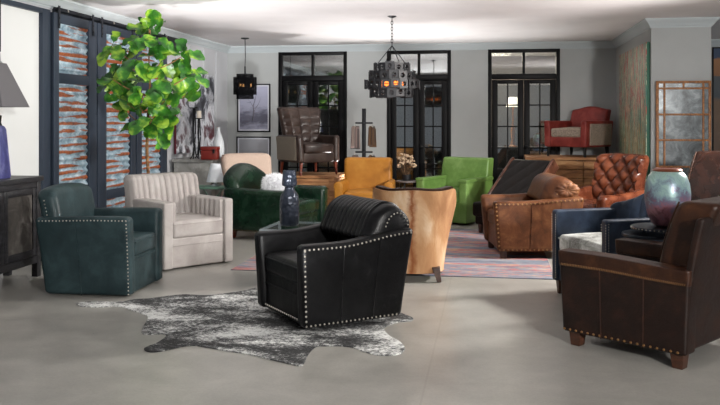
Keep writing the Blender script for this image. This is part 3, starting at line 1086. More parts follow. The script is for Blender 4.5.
platform('tall reclaimed wood platform under the red and tweed chair', (1.265, 13.28, 0), 0, 1.40, .90, PH2, 6, .14)

# --- tall brown wing chair on the platform
L_wing = leather('taupe brown leather', (46, 35, 32), (64, 50, 45), (88, 72, 65), .30, 5, .2)
F_greige = fabric('greige woven cloth', (112, 104, 92), (140, 130, 116))
loc = W(-.80, 12.72, PH1)
c = Chair('wing_chair', 'taupe brown tufted high back wing chair raised on the wooden platform', loc, heading(.55, -.83),
          W=.72, D=.72, H=1.04, leg=.19, ha=.60, ta=.10, rise=.0, flare=.02, lf=-.03)
c.arms(L_wing, .04, n=(4, 10, 8))
for sg, a in zip((-1, 1), c.arm_o):
    bm = bm_new()
    soft(bm, (sg * (c.W / 2 - .004), .04, .40), (.022, .62, .36), .008, (2, 8, 6), lambda x, y, z, sg=sg: (x + sg * .02 * (z / .36 + .5) ** 2, y, z))
    link('arm_panel', bm, F_greige, a)
c.seat(L_wing, hs=.47, ct=.14, tb=.2, puff=.02, fy=.02, rail_m=L_wing, crown=.03)
c.back_panel(L_wing, bw=.52, th=.13, rake=.16, corner=.05, n=(56, 4, 56), fn=biscuits(.13, .155, .022), z0=.24, flare=.50, curve=.10, y=.25)
c.legs(M_legred, .022, .014, .06, .015)

# --- red and tweed chair on the tall platform
L_red = leather('oxblood red leather', (118, 42, 38), (156, 58, 52), (180, 82, 74), .42, 5, .15)
F_tweed = fabric('brown tweed', (112, 98, 88), (178, 162, 146), 90)
loc = W(3.44, 12.95, PH2)
c = Chair('armchair', 'red leather armchair with tweed seat and side panels on the tall platform', loc, heading(-.74, -.67),
          W=.76, D=.74, H=.79, leg=.15, ha=.56, ta=.11, rise=.0, lr=.05, flare=.01)
c.arms(L_red, .03, n=(4, 8, 6))
for sg, a in zip((-1, 1), c.arm_o):
    bm = bm_new()
    soft(bm, (sg * (c.W / 2 + .004), .03, .345), (.026, .60, .33), .008, (2, 6, 4), lambda x, y, z, sg=sg: (x + sg * .01 * (z / .33 + .5), y, z))
    link('arm_panel', bm, F_tweed, a)
c.seat(L_red, hs=.44, ct=.14, tb=.2, puff=.02, fy=.015, rail_m=L_red, wm=F_tweed)
c.back_panel(L_red, bw=.66, th=.14, rake=.12, corner=.035, crown=.05, z0=.17, y=.28)
c.legs(M_dark, .024, .016, .06, .012)
# ------------------------------------------------------------------ rugs
def flat(bm, pts, z0, z1):
    A = [bm.verts.new((p.x, p.y, z1)) for p in pts]
    B = [bm.verts.new((p.x, p.y, z0)) for p in pts]
    bm.faces.new(A); bm.faces.new(list(reversed(B)))
    for i in range(len(A)):
        j = (i + 1) % len(A)
        bm.faces.new((A[i], B[i], B[j], A[j]))
hidepx = [(77, 304), (86, 302.5), (97, 302), (112, 302.5), (124, 302), (134, 300), (150, 299), (168, 296.5), (186, 295), (205, 296), (225, 294), (245, 291), (258, 288), (285, 286), (320, 287), (360, 290),
          (392, 304), (398, 312), (412, 318), (411, 321), (396, 323), (384, 329), (390, 337), (398, 341), (405, 349), (398, 355), (384, 356), (370, 354), (352, 348), (340, 346.5), (326, 346.5), (317, 347), (309, 354), (304, 364), (300, 366.5),
          (288, 364), (270, 360), (250, 355), (230, 352), (210, 348.5), (192, 346), (176, 348.5), (160, 352), (149, 352.5), (144, 350), (147, 347.5), (158, 343), (166, 337), (163, 334.5), (152, 335), (142, 334), (143, 328), (148, 318), (141, 314), (135, 312), (120, 307), (105, 307.5), (90, 307.5), (80, 306.5)]
hp = smooth_path([G(*p) for p in hidepx], 4, True)
cen = sum(hp, Vector()) / len(hp)
def cowhide():
    m, nt, b = new_mat('grey brindle hide')
    v = coords(nt)
    big = nz(nt, coords(nt, (1, 2.0, 1)), 1.25, 4, .6, .5)
    fine = nz(nt, coords(nt, (1, 1.6, 1)), 40, 4, .9)
    mid = nz(nt, coords(nt, (1, 1.6, 1)), 7, 5, .75)
    s = math_node(nt, 'ADD', math_node(nt, 'MULTIPLY', big, .42), math_node(nt, 'ADD', math_node(nt, 'MULTIPLY', fine, .38), math_node(nt, 'MULTIPLY', mid, .20)))
    nt.links.new(ramp(nt, s, [(.445, (14, 15, 17)), (.485, (58, 59, 61)), (.515, (140, 141, 140)), (.55, (224, 225, 223))]), b.inputs['Base Color'])
    b.inputs['Roughness'].default_value = .8
    bump(nt, b, fine, .5, .006)
    return m
bm = bm_new(); flat(bm, [p - cen for p in hp], 0.001, .007)
o = link('cowhide_rug', bm, cowhide(), loc=(cen.x, cen.y, 0))
tag(o, 'grey black and white cowhide lying under the black armchair', 'rug')

def kilim():
    m, nt, b = new_mat('faded woven rug')
    v = coords(nt)
    bands = nz(nt, coords(nt, (.12, 3.4, 1)), 1.0, 3, .7)
    dash = nz(nt, coords(nt, (9, 42, 1)), 1.0, 3, .7)
    patch = nz(nt, coords(nt, (3, 9, 1)), 1.0, 4, .7)
    base = ramp(nt, patch, [(.3, (72, 86, 106)), (.5, (116, 122, 134)), (.7, (154, 152, 154))])
    warm = ramp(nt, nz(nt, coords(nt, (5, 16, 1)), 1.0, 3, .7), [(.36, (176, 58, 58)), (.5, (204, 104, 82)), (.62, (206, 168, 104))])
    s = math_node(nt, 'ADD', math_node(nt, 'MULTIPLY', bands, .55), math_node(nt, 'MULTIPLY', dash, .45))
    mask = ramp(nt, s, [(.50, (0, 0, 0)), (.545, (205, 205, 205))])
    c = mixc(nt, mask, base, warm)
    nt.links.new(c, b.inputs['Base Color'])
    b.inputs['Roughness'].default_value = .95
    bump(nt, b, dash, .4, .004)
    return m
M_kilim = kilim()
a, b_ = W(-1.247, 7.93), W(1.79, 7.53)
yy0 = min(a.y, b_.y)
ctrx, w_, d_ = (a.x + b_.x) / 2, b_.x - a.x, 3.3
root = thing('area_rug', 'faded blue and red woven rug lying beneath the middle group of armchairs', 'rug', (ctrx, yy0 + d_ / 2, 0))
bm = bm_new(); box(bm, (-w_ / 2, -d_ / 2, .0005), (w_ / 2, d_ / 2, .005)); link('woven_field', bm, M_kilim, root)
M_bind = plain('slate rug binding', (70, 82, 98), .95)
for y in (-d_ / 2 - .012, d_ / 2):
    bm = bm_new(); box(bm, (-w_ / 2, y, .0005), (w_ / 2, y + .012, .0055)); link('bound_edge', bm, M_bind, root)

# ------------------------------------------------------------------ glass side table and the dimpled bottle
M_chrome = plain('brushed steel', (176, 184, 188), .35, .6)
tc_ = W(-.53, 7.42)
TZ = .50
root = thing('side_table', 'steel framed glass side table behind the black armchair', 'table', (tc_.x, tc_.y, 0), math.radians(-2))
hw = .29
for sx in (-1, 1):
    for sy in (-1, 1):
        bm = bm_new(); box(bm, (sx * hw - .011, sy * hw - .011, 0.009), (sx * hw + .011, sy * hw + .011, TZ - .024), .002); link('leg', bm, M_chrome, root)
bm = bm_new()
for s_ in (-1, 1):
    box(bm, (-hw - .011, s_ * hw - .011, TZ - .026), (hw + .011, s_ * hw + .011, TZ - .008), .002)
    box(bm, (s_ * hw - .011, -hw, TZ - .0255), (s_ * hw + .011, hw, TZ - .0085), .002)
link('top_rail', bm, M_chrome, root)
bm = bm_new(); box(bm, (-hw - .01, -hw - .01, TZ - .0075), (hw + .01, hw + .01, TZ), .002); link('glass_top', bm, M_clear, root)
def dimple(name, col, rough, sc):
    m, nt, b = new_mat(name)
    v = nt.nodes.new('ShaderNodeTexVoronoi')
    v.inputs['Scale'].default_value = sc
    nt.links.new(coords(nt), v.inputs['Vector'])
    b.inputs['Base Color'].default_value = lin(col)
    b.inputs['Roughness'].default_value = rough
    b.inputs['Metallic'].default_value = .4
    bump(nt, b, v.outputs['Distance'], .8, .008)
    return m
M_dimple = dimple('dimpled blue black glaze', (40, 46, 58), .28, 34)
bl = P(289.5, 228, 7.36)
root = thing('bottle_vase', 'tall dimpled blue black bottle with cup shaped top on the glass side table', 'vase', (bl.x, bl.y, TZ + .0005))
bm = bm_new(); lathe(bm, [(.055, 0), (.078, .006), (.086, .03), (.089, .12), (.088, .22), (.08, .275), (.06, .305), (.046, .325), (.042, .345), (.047, .355)], seg=32); link('bottle_body', bm, M_dimple, root, 60)
bm = bm_new(); lathe(bm, [(.047, .354), (.066, .362), (.069, .38), (.062, .45), (.056, .495), (.05, .50), (.05, .485), (.001, .48)], seg=32); link('cup_top', bm, M_dimple, root, 60)

# ------------------------------------------------------------------ tiered round table and the big vase
M_zinc = plain('dark zinc table top', (44, 50, 58), .28, .7)
tt = W(2.17, 5.95)
Z2 = zat(226.5, 5.93)
root = thing('tiered_table', 'dark round two tier metal table between the navy and dark brown armchairs', 'table', (tt.x, tt.y, 0))
def disc(cx, cy, r, z, th=.022):
    bm = bm_new(); lathe(bm, [(r * .3, z - th), (r - .004, z - th), (r, z - th + .004), (r, z - .004), (r - .004, z), (r * .3, z), (.001, z)], (cx, cy, 0), 48); return bm
link('upper_top', disc(.02, -.0, .215, Z2), M_zinc, root)
link('lower_top', disc(-.035, .03, .222, Z2 - .055), M_zinc, root)
for k in range(3):
    a = k * 2 * PI / 3 + .5
    bm = bm_new(); tube(bm, [(.02 + .13 * math.cos(a), .13 * math.sin(a), 0), (.02 + .13 * math.cos(a), .13 * math.sin(a), Z2 - .02)], .012, 8); link('leg', bm, M_iron, root)
bm = bm_new()
for k in range(44):
    a = 2 * PI * k / 44
    dome(bm, Vector((.02 + .215 * math.cos(a), .215 * math.sin(a), Z2 - .011)), Vector((math.cos(a), math.sin(a), 0)), .006)
link('stud_trim', bm, M_nail, root)
def raku():
    m, nt, b = new_mat('raku glaze')
    v = coords(nt)
    sep = nt.nodes.new('ShaderNodeSeparateXYZ')
    nt.links.new(v, sep.inputs[0])
    f = nz(nt, v, 8, 6, .75, .6)
    s = math_node(nt, 'ADD', math_node(nt, 'MULTIPLY', sep.outputs['Z'], 1.5), math_node(nt, 'MULTIPLY', math_node(nt, 'SUBTRACT', f, .5), 1.3))
    c = ramp(nt, s, [(.0, (84, 52, 60)), (.14, (136, 90, 100)), (.29, (98, 92, 114)), (.42, (116, 138, 148)), (.58, (142, 170, 166)), (.70, (120, 150, 142))])
    nt.links.new(c, b.inputs['Base Color'])
    b.inputs['Roughness'].default_value = .3
    b.inputs['Metallic'].default_value = .25
    bump(nt, b, nz(nt, v, 30, 4, .7), .25, .006)
    return m
bv = P(667.5, 225, 5.93)
root = thing('glazed_vase', 'large egg shaped vase glazed turquoise and plum on the tiered round table', 'vase', (bv.x, bv.y, Z2 + .0005))
bm = bm_new()
lathe(bm, [(.05, 0), (.09, .003), (.118, .03), (.147, .09), (.162, .17), (.166, .24), (.158, .31), (.138, .365), (.112, .395), (.10, .402)], seg=48, sx=.96, sy=.96); link('vase_body', bm, raku(), root, 60)
M_copper = plain('copper lip', (128, 74, 56), .32, .6)
bm = bm_new(); lathe(bm, [(.10, .400), (.104, .408), (.098, .416), (.082, .424), (.07, .424), (.066, .412), (.001, .40)], seg=40); link('vase_lip', bm, M_copper, root)

# ------------------------------------------------------------------ panelled mirror against the stub wall
def oldmirror():
    m, nt, b = new_mat('antiqued mirror')
    v = coords(nt)
    f = nz(nt, v, 4.5, 6, .75, .5)
    nt.links.new(ramp(nt, f, [(.36, (36, 39, 41)), (.5, (78, 84, 87)), (.62, (118, 124, 126))]), b.inputs['Base Color'])
    b.inputs['Metallic'].default_value = .25
    b.inputs['Roughness'].default_value = .22
    return m
M_bronze = wood('rusted bronze bars', (74, 44, 20), (138, 86, 38), (176, 116, 58), (1, 1, 1), .5, 30)
my = SY0 - .055
mx0, Zm = onback(656, my); mx1, _ = onback(711, my)
mh = zat(81, Zm)
root = thing('panelled_mirror', 'tall antiqued mirror divided by rusty bronze bars, standing against the stub wall', 'mirror', ((mx0 + mx1) / 2, my, 0))
mw = (mx1 - mx0) / 2
bm = bm_new(); box(bm, (-mw + .01, -.006, .02), (mw - .01, .006, mh - .01)); link('mirror_glass', bm, oldmirror(), root)
bm = bm_new()
t = .016
for x in (-mw + t, mw - t): box(bm, (x - t, -.02, 0), (x + t, .02, mh), .003)
for z in (t, mh - t): box(bm, (-mw, -.0195, z - t), (mw, .0195, z + t), .003)
link('mirror_frame', bm, M_bronze, root)
xa, xb = -mw + 2 * mw * (664.3 - 656) / 55, -mw + 2 * mw * (703.2 - 656) / 55
for x in (xa, xb):
    bm = bm_new(); box(bm, (x - .012, -.018, .02), (x + .012, .012, mh - .02), .003); link('glazing_bar', bm, M_bronze, root)
for py in (88.5, 114.5, 140, 166.5, 193):
    bm = bm_new(); z = zat(py, Zm); box(bm, (-mw + .02, -.0185, z - .012), (mw - .02, .0115, z + .012), .003); link('glazing_bar', bm, M_bronze, root)
bm = bm_new(); box(bm, (-.012, -.018, zat(88.5, Zm)), (.012, .012, mh - .02), .003); link('glazing_bar', bm, M_bronze, root)

# ------------------------------------------------------------------ pictures
def streaks():
    m, nt, b = new_mat('dripped abstract paint')
    vs = coords(nt, (1, 8, 1.3))
    f = nz(nt, vs, 1.0, 5, .75, .4)
    g = nz(nt, coords(nt, (1, 11, 1.8)), 1.3, 4, .8)
    c1 = ramp(nt, f, [(.32, (40, 70, 120)), (.42, (70, 140, 110)), (.47, (200, 206, 180)), (.52, (44, 80, 78)), (.58, (230, 210, 176)), (.66, (80, 140, 120))])
    c2 = ramp(nt, g, [(.53, (0, 0, 0)), (.56, (255, 255, 255))])
    sep = nt.nodes.new('ShaderNodeSeparateXYZ')
    nt.links.new(coords(nt), sep.inputs[0])
    red = ramp(nt, math_node(nt, 'ADD', math_node(nt, 'MULTIPLY', sep.outputs['Z'], .5), math_node(nt, 'MULTIPLY', f, .3)), [(.3, (176, 150, 94)), (.62, (160, 120, 66)), (.75, (190, 52, 62))])
    nt.links.new(mixc(nt, c2, c1, red), b.inputs['Base Color'])
    b.inputs['Roughness'].default_value = .5
    return m
ya, yb = 11.07, 13.3
root = thing('abstract_painting', 'huge canvas of dripped green, red and blue paint on the shaded stub wall', 'painting', (SX0 - .04, (ya + yb) / 2, .38))
ph_ = 2.08
bm = bm_new(); box(bm, (-.012, -(yb - ya) / 2, 0), (-.005, (yb - ya) / 2, ph_)); link('painted_face', bm, streaks(), root)
bm = bm_new(); box(bm, (-.0045, -(yb - ya) / 2, 0), (.036, (yb - ya) / 2, ph_), .003); link('canvas_edge', bm, plain('green canvas edge', (36, 92, 72), .6), root)

def bandpic():
    m, nt, b = new_mat('wood and indigo picture')
    v = coords(nt)
    sep = nt.nodes.new('ShaderNodeSeparateXYZ')
    nt.links.new(v, sep.inputs[0])
    f = nz(nt, coords(nt, (3, 1, 8)), 2, 5, .7)
    s = math_node(nt, 'ADD', math_node(nt, 'MULTIPLY', sep.outputs['Z'], .5), math_node(nt, 'MULTIPLY', math_node(nt, 'SUBTRACT', f, .5), .06))
    c = ramp(nt, s, [(.0, (86, 62, 44)), (.50, (104, 78, 54)), (.54, (52, 62, 70)), (.70, (62, 66, 70)), (.71, (134, 86, 42)), (.84, (148, 98, 50)), (.85, (20, 52, 86))], 'LINEAR')
    nt.links.new(c, b.inputs['Base Color'])
    b.inputs['Roughness'].default_value = .5
    return m
px0, Zp = onback(712.3, BACK_Y - .03)
root = thing('large_picture', 'tall picture in indigo and wood brown on the back wall right of the stub wall', 'picture', (px0 + .7, BACK_Y - .022, .75))
hz_ = min(zat(45, Zp), CEIL - .125) - .75
bm = bm_new(); box(bm, (-.68, -.012, .02), (.68, .0, hz_ - .02)); link('picture_face', bm, bandpic(), root)
bm = bm_new()
for x in (-.69, .69): box(bm, (x - .01, -.018, 0), (x + .01, .02, hz_), .002)
for z in (.01, hz_ - .01): box(bm, (-.70, -.0175, z - .01), (.70, .0195, z + .01), .002)
link('picture_frame', bm, M_blackwood, root)

def dusk(name, lo, hi):
    m, nt, b = new_mat(name)
    v = coords(nt)
    sep = nt.nodes.new('ShaderNodeSeparateXYZ')
    nt.links.new(v, sep.inputs[0])
    f = nz(nt, coords(nt, (1, 1, 3)), 4, 5, .65)
    s = math_node(nt, 'ADD', math_node(nt, 'MULTIPLY', sep.outputs['Z'], 1.1), math_node(nt, 'MULTIPLY', math_node(nt, 'SUBTRACT', f, .5), .5))
    nt.links.new(ramp(nt, s, [(.05, hi), (.22, lo), (.32, lo), (.5, hi), (.85, tuple(min(255, int(x * 1.08)) for x in hi))]), b.inputs['Base Color'])
    b.inputs['Roughness'].default_value = .2
    return m
for (a_, b2, t_, d2, lo, hi, lab) in ((237.3, 270.3, 84, 132, (92, 92, 108), (156, 158, 178), 'black framed misty print of a bare tree, upper of two by the corner'),
                                      (236.5, 270.6, 136.5, 177, (88, 90, 98), (146, 148, 154), 'black framed grey print hanging lower, above the cream armchair')):
    x0, Zq = onback(a_, BACK_Y - .02); x1, _ = onback(b2, BACK_Y - .02)
    zb, zt_ = zat(d2, Zq), zat(t_, Zq)
    root = thing('framed_print', lab, 'picture', ((x0 + x1) / 2, BACK_Y - .016, zb), 0, 'framed prints on the back wall')
    w2, h2 = (x1 - x0) / 2, zt_ - zb
    bm = bm_new(); box(bm, (-w2 + .01, -.006, .01), (w2 - .01, 0, h2 - .01)); link('print', bm, dusk('misty print', lo, hi), root)
    bm = bm_new()
    for x in (-w2, w2 - .022): box(bm, (x, -.015, 0), (x + .022, .014, h2), .003)
    for z in (0, h2 - .022): box(bm, (-w2, -.0145, z), (w2, .0135, z + .022), .003)
    link('frame', bm, M_blackwood, root)
    bm = bm_new()
    e = .024
    for x in (-w2 + .022, w2 - .022 - e): box(bm, (x, -.009, .022), (x + e, -.0055, h2 - .022))
    for z in (.022, h2 - .022 - e): box(bm, (-w2 + .022, -.0088, z), (w2 - .022, -.0053, z + e))
    link('mat_board', bm, plain('print mat', (196, 198, 208), .7), root)
    if t_ < 100:
        bm = bm_new()
        tk = [(-.02, .2), (.0, .34), (-.01, .46), (.03, .58), (.05, .68)]
        tube(bm, [(x, -.0065, z) for x, z in tk], [.012, .009, .007, .004, .002], 6)
        for s0, e0 in (((0, .36), (.13, .6)), ((-.01, .44), (-.14, .62)), ((.02, .55), (-.06, .7)), ((-.01, .4), (.09, .5)), ((-.06, .52), (-.13, .52))):
            tube(bm, [(s0[0], -.0065, s0[1]), ((s0[0] + e0[0]) / 2 + .015, -.0065, (s0[1] + e0[1]) / 2), (e0[0], -.0065, e0[1])], [.004, .003, .001], 5)
        link('printed_tree', bm, plain('tree ink', (84, 80, 92), .6), root)

def blots():
    m, nt, b = new_mat('grey and burgundy abstract')
    v = coords(nt, (1, 1, 1))
    f = nz(nt, v, 2.2, 5, .62, .5)
    c1 = ramp(nt, f, [(.38, (28, 29, 34)), (.44, (86, 88, 96)), (.48, (176, 180, 188)), (.55, (226, 228, 234)), (.60, (140, 142, 150)), (.66, (52, 46, 46))])
    g = nz(nt, v, 2.2, 4, .7, .6)
    c2 = ramp(nt, g, [(.56, (0, 0, 0)), (.62, (200, 200, 200))])
    nt.links.new(mixc(nt, c2, c1, (104, 30, 44)), b.inputs['Base Color'])
    b.inputs['Roughness'].default_value = .5
    return m
xp = LEFT_X + .048
y0, Za = onleft(176, xp); y1, Zb = onleft(213.5, xp)
zb, zt_ = zat(154, Za), zat(76, Zb)
root = thing('abstract_painting', 'white and charcoal abstract with burgundy blots on the left wall above the pedestal', 'painting', (xp, (y0 + y1) / 2, zb))
bm = bm_new(); box(bm, (0.006, -(y1 - y0) / 2, 0), (.012, (y1 - y0) / 2, zt_ - zb)); link('painted_face', bm, blots(), root)
bm = bm_new(); box(bm, (-.028, -(y1 - y0) / 2, 0), (.0055, (y1 - y0) / 2, zt_ - zb), .003); link('canvas_edge', bm, plain('burgundy canvas edge', (92, 30, 44), .6), root)

# ------------------------------------------------------------------ chandelier of pierced metal tiles
def copy_obj(o, parent, loc, rot):
    c_ = o.copy(); COL.objects.link(c_); c_.parent = parent; c_.location = loc; c_.rotation_euler = rot
    return c_
M_tile = plain('charcoal metal tile', (22, 22, 25), .5, .3)
M_amber = plain('amber bulb', (255, 170, 80), .4, 0, (255, 120, 40), 2.2)
chp = W((392 - 360) / FPX * 10.25, 10.25)
root = thing('chandelier', 'large tiered chandelier of pierced charcoal metal tiles on a chain', 'chandelier', (chp.x, chp.y, CEIL))
bm = bm_new(); lathe(bm, [(.001, 0), (.055, 0), (.055, -.008), (.03, -.02), (.008, -.028), (.001, -.03)], seg=24); link('ceiling_rose', bm, M_iron, root)
def chain(bm, z0, z1, size=.05):
    n = int((z0 - z1) / (size * .72))
    for i in range(n):
        zc = z0 - (i + .5) * (z0 - z1) / n
        pts = []
        for k in range(13):
            a = 2 * PI * k / 12
            u, w = .013 * math.cos(a), size * .5 * math.sin(a)
            pts.append((u, 0, zc + w) if i % 2 else (0, u, zc + w))
        tube(bm, pts, .0042, 5)
bm = bm_new(); chain(bm, -.03, -.37); link('chain', bm, M_iron, root)
top_z = zat(63, 10.25) - CEIL
for k in range(4):
    a = k * PI / 2 + .6
    bm = bm_new(); tube(bm, [(0, 0, -.37), (.19 * math.cos(a), .19 * math.sin(a), top_z)], .005, 6); link('stay_cable', bm, M_iron, root)
def tile_mesh(s, r):
    bm = bm_new()
    n = 16
    out, inn = [], []
    for k in range(n):
        a = 2 * PI * k / n + PI / 4
        cx_, cz_ = math.cos(a), math.sin(a)
        q = max(abs(cx_), abs(cz_))
        out.append((cx_ / q * s / 2, cz_ / q * s / 2)); inn.append((cx_ * r, cz_ * r))
    V = [[bm.verts.new((x, y, z)) for x, z in L] for y in (-.005, .005) for L in (out, inn)]
    for k in range(n):
        j = (k + 1) % n
        bm.faces.new((V[0][k], V[0][j], V[1][j], V[1][k])); bm.faces.new((V[2][k], V[3][k], V[3][j], V[2][j]))
        bm.faces.new((V[0][k], V[2][k], V[2][j], V[0][j])); bm.faces.new((V[1][k], V[1][j], V[3][j], V[3][k]))
    return bm
ts = .112
first = None
tiers = [(.21, 0), (.275, 1), (.33, 2), (.26, 3)]
for R_, i in tiers:
    n = max(6, int(round(2 * PI * R_ / (ts - .004))))
    bm = bm_new()
    zc = top_z - .0 - ts / 2 - i * (ts - .006)
    lathe(bm, [(R_ - .014, zc - .006), (R_ - .010, zc - .006), (R_ - .010, zc + .006), (R_ - .014, zc + .006)], seg=40); 
    bmesh.ops.delete(bm, geom=[f_ for f_ in bm.faces if len(f_.verts) > 6], context='FACES')
    link('hoop', bm, M_iron, root)
    for k in range(n):
        a = 2 * PI * (k + (i % 2) * .5) / n
        rr = R_ + (.012 if k % 2 else -.004)
        L_, R3 = (rr * math.cos(a), rr * math.sin(a), zc + (.008 if k % 3 == 0 else -.004)), (0, 0, a + PI / 2)
        if first is None:
            first = link('pierced_tile', tile_mesh(ts, .030), M_tile, root); first.location = L_; first.rotation_euler = R3
        else:
            copy_obj(first, root, L_, R3)
for k in range(6):
    a = k * PI / 3 + .3
    bm = bm_new(); lathe(bm, [(.001, 0), (.02, .01), (.026, .04), (.016, .07), (.001, .085)], (0, 0, 0), 12)
    o = link('bulb', bm, M_amber, root); o.location = (.12 * math.cos(a), .12 * math.sin(a), top_z - .30)

# ------------------------------------------------------------------ black drum pendant near the corner
pp = W((245 - 360) / FPX * 13.0, 13.0)
root = thing('pendant_lamp', 'black double drum pendant lamp hanging near the room corner', 'pendant lamp', (pp.x, pp.y, CEIL))
bm = bm_new(); lathe(bm, [(.001, 0), (.065, 0), (.065, -.012), (.02, -.022), (.001, -.024)], seg=24); link('ceiling_rose', bm, M_iron, root)
zt_, zb = zat(74, 13) - CEIL, zat(99, 13) - CEIL
bm = bm_new(); tube(bm, [(0, 0, -.02), (.006, 0, -.3), (0, 0, zt_ + .12)], .006, 6); link('cord', bm, M_iron, root)
bm = bm_new(); tube(bm, [(0, 0, zt_ + .12), (0, 0, zt_ - .22)], .013, 8); link('stem', bm, M_iron, root)
def mesh_mat():
    m = bpy.data.materials.new('black wire gauze'); m.use_nodes = True
    nt = m.node_tree; nt.nodes.clear()
    out = nt.nodes.new('ShaderNodeOutputMaterial')
    tr = nt.nodes.new('ShaderNodeBsdfTransparent'); df = nt.nodes.new('ShaderNodeBsdfDiffuse')
    df.inputs['Color'].default_value = lin((20, 20, 22))
    mx = nt.nodes.new('ShaderNodeMixShader'); mx.inputs['Fac'].default_value = .6
    nt.links.new(tr.outputs[0], mx.inputs[1]); nt.links.new(df.outputs[0], mx.inputs[2]); nt.links.new(mx.outputs[0], out.inputs['Surface'])
    return m
M_gauze = mesh_mat()
def drum(r, z0, z1):
    bm = bm_new()
    rings = [[Vector((q * math.cos(2 * PI * i / 48), q * math.sin(2 * PI * i / 48), z)) for i in range(48)] for q, z in ((r, z0), (r, z1), (r - .004, z1), (r - .004, z0), (r, z0))]
    loft(bm, rings, cap=False); return bm
link('outer_drum', drum(.185, zb + .07, zt_ - .05), M_gauze, root)
link('inner_drum', drum(.135, zb, zt_), M_gauze, root)
for k in range(3):
    bm = bm_new(); tube(bm, [(0, 0, 0), (.10 * math.cos(k * 2.1), .10 * math.sin(k * 2.1), -.0)], .006, 6); o = link('bulb_arm', bm, M_iron, root); o.location = (0, 0, zt_ - .21)
    bm = bm_new(); lathe(bm, [(.001, 0), (.012, .01), (.014, .04), (.001, .06)], seg=10); o = link('bulb', bm, plain('warm bulb', (255, 200, 140), .4, 0, (255, 190, 120), 14) if k == 0 else bpy.data.materials['warm bulb'], root); o.location = (.10 * math.cos(k * 2.1), .10 * math.sin(k * 2.1), zt_ - .205)

# ------------------------------------------------------------------ console, hanging shade and blue vase at the left edge
M_ebony = wood('ebonised wood', (24, 24, 26), (38, 38, 42), (58, 58, 62), (1, .6, 3), .45)
M_panel = wood('aged grey door panel', (58, 56, 54), (84, 80, 76), (116, 112, 108), (1, 1, 1), .4, 5)
cx0, cx1, cy0, cy1, ct = LEFT_X + .12, -4.13, 4.9, 7.08, .93
root = thing('console', 'long ebonised console with grey panelled doors against the left wall', 'console', ((cx0 + cx1) / 2, (cy0 + cy1) / 2, 0))
hx, hy = (cx1 - cx0) / 2, (cy1 - cy0) / 2
bm = bm_new(); box(bm, (-hx - .01, -hy - .02, ct - .045), (hx + .02, hy + .02, ct), .006); link('top', bm, M_ebony, root)
bm = bm_new(); box(bm, (-hx, -hy + .02, .14), (hx - .03, hy - .02, ct - .046), .004); link('carcass', bm, M_ebony, root)
for sx in (-1, 1):
    for sy in (-1, 1):
        bm = bm_new(); box(bm, (sx * (hx - .03) - .03, sy * (hy - .03) - .03, 0), (sx * (hx - .03) + .03, sy * (hy - .03) + .03, ct - .046), .004); link('leg', bm, M_ebony, root)
bm = bm_new(); box(bm, (hx - .03, -hy + .06, .13), (hx - .002, hy - .06, .20), .004); link('bottom_rail', bm, M_ebony, root)
bm = bm_new(); box(bm, (hx - .03, -hy + .06, ct - .10), (hx - .002, hy - .06, ct - .046), .004); link('top_rail', bm, M_ebony, root)
nd = 4
for k in range(nd):
    a = -hy + .06 + k * (2 * hy - .12) / nd; b2 = a + (2 * hy - .12) / nd
    bm = bm_new()
    for p, q in ((a + .003, a + .06), (b2 - .06, b2 - .003)): box(bm, (hx - .028, p, .203), (hx - .006, q, ct - .103), .003)
    for z in (.203, ct - .163): box(bm, (hx - .0275, a + .06, z), (hx - .0065, b2 - .06, z + .06), .003)
    d = link('door', bm, M_ebony, root)
    bm = bm_new(); box(bm, (hx - .029, a + .055, .26), (hx - .018, b2 - .055, ct - .16)); link('door_panel', bm, M_panel, d)

M_gun = plain('gunmetal shade', (112, 110, 114), .45, .5)
lp = W((-6 - 360) / FPX * 7.28, 7.28)
def sq(h, w, d): return [Vector((sx * w, sy * d, h)) for sx, sy in ((-1, -1), (1, -1), (1, 1), (-1, 1))]
root = thing('hanging_lamp', 'gunmetal pyramid shade hanging on a thin cord above the console', 'pendant lamp', (lp.x, lp.y, CEIL))
sz0, sz1 = zat(107, 7.28) - CEIL, zat(63, 7.28) - CEIL
bm = bm_new(); loft(bm, [sq(sz0, .215, .215), sq(sz1, .075, .075), sq(sz1 - .006, .065, .065), sq(sz0, .205, .205), sq(sz0, .215, .215)], cap=False); link('shade', bm, M_gun, root)
bm = bm_new(); lathe(bm, [(.001, sz1 - .03), (.07, sz1 - .03), (.07, sz1 + .01), (.055, sz1 + .02), (.05, sz1 + .12), (.001, sz1 + .13)], seg=20); link('cap', bm, plain('pale metal cap', (150, 150, 152), .4, .7), root)
bm = bm_new(); tube(bm, [(.06, 0, sz1 + .1), (.06, 0, -.02)], .007, 6); link('cord', bm, M_iron, root)
bm = bm_new(); lathe(bm, [(.001, -.025), (.05, -.02), (.06, 0), (.001, 0)], (.06, 0, 0), 20); link('ceiling_rose', bm, M_iron, root)
def bluestone():
    m, nt, b = new_mat('violet blue glaze')
    f = nz(nt, coords(nt, (1, 1, .4)), 8, 5, .7, .6)
    nt.links.new(ramp(nt, f, [(.3, (40, 40, 84)), (.5, (72, 74, 128)), (.7, (124, 126, 170))]), b.inputs['Base Color'])
    b.inputs['Roughness'].default_value = .3
    return m
root = thing('tall_vase', 'tall square violet blue vase with dark neck on the console', 'vase', (lp.x, lp.y, ct + .0005))
bm = bm_new(); loft(bm, [sq(0, .10, .10), sq(.02, .104, .104), sq(.44, .075, .075), sq(.47, .06, .06)]); bmesh.ops.bevel(bm, geom=bm.edges[:], offset=.006, segments=2, affect='EDGES'); link('vase_body', bm, bluestone(), root)
bm = bm_new(); loft(bm, [sq(.465, .05, .05), sq(.50, .042, .042), sq(.56, .046, .046), sq(.565, .034, .034), sq(.5, .03, .03)]); link('vase_neck', bm, M_iron, root)

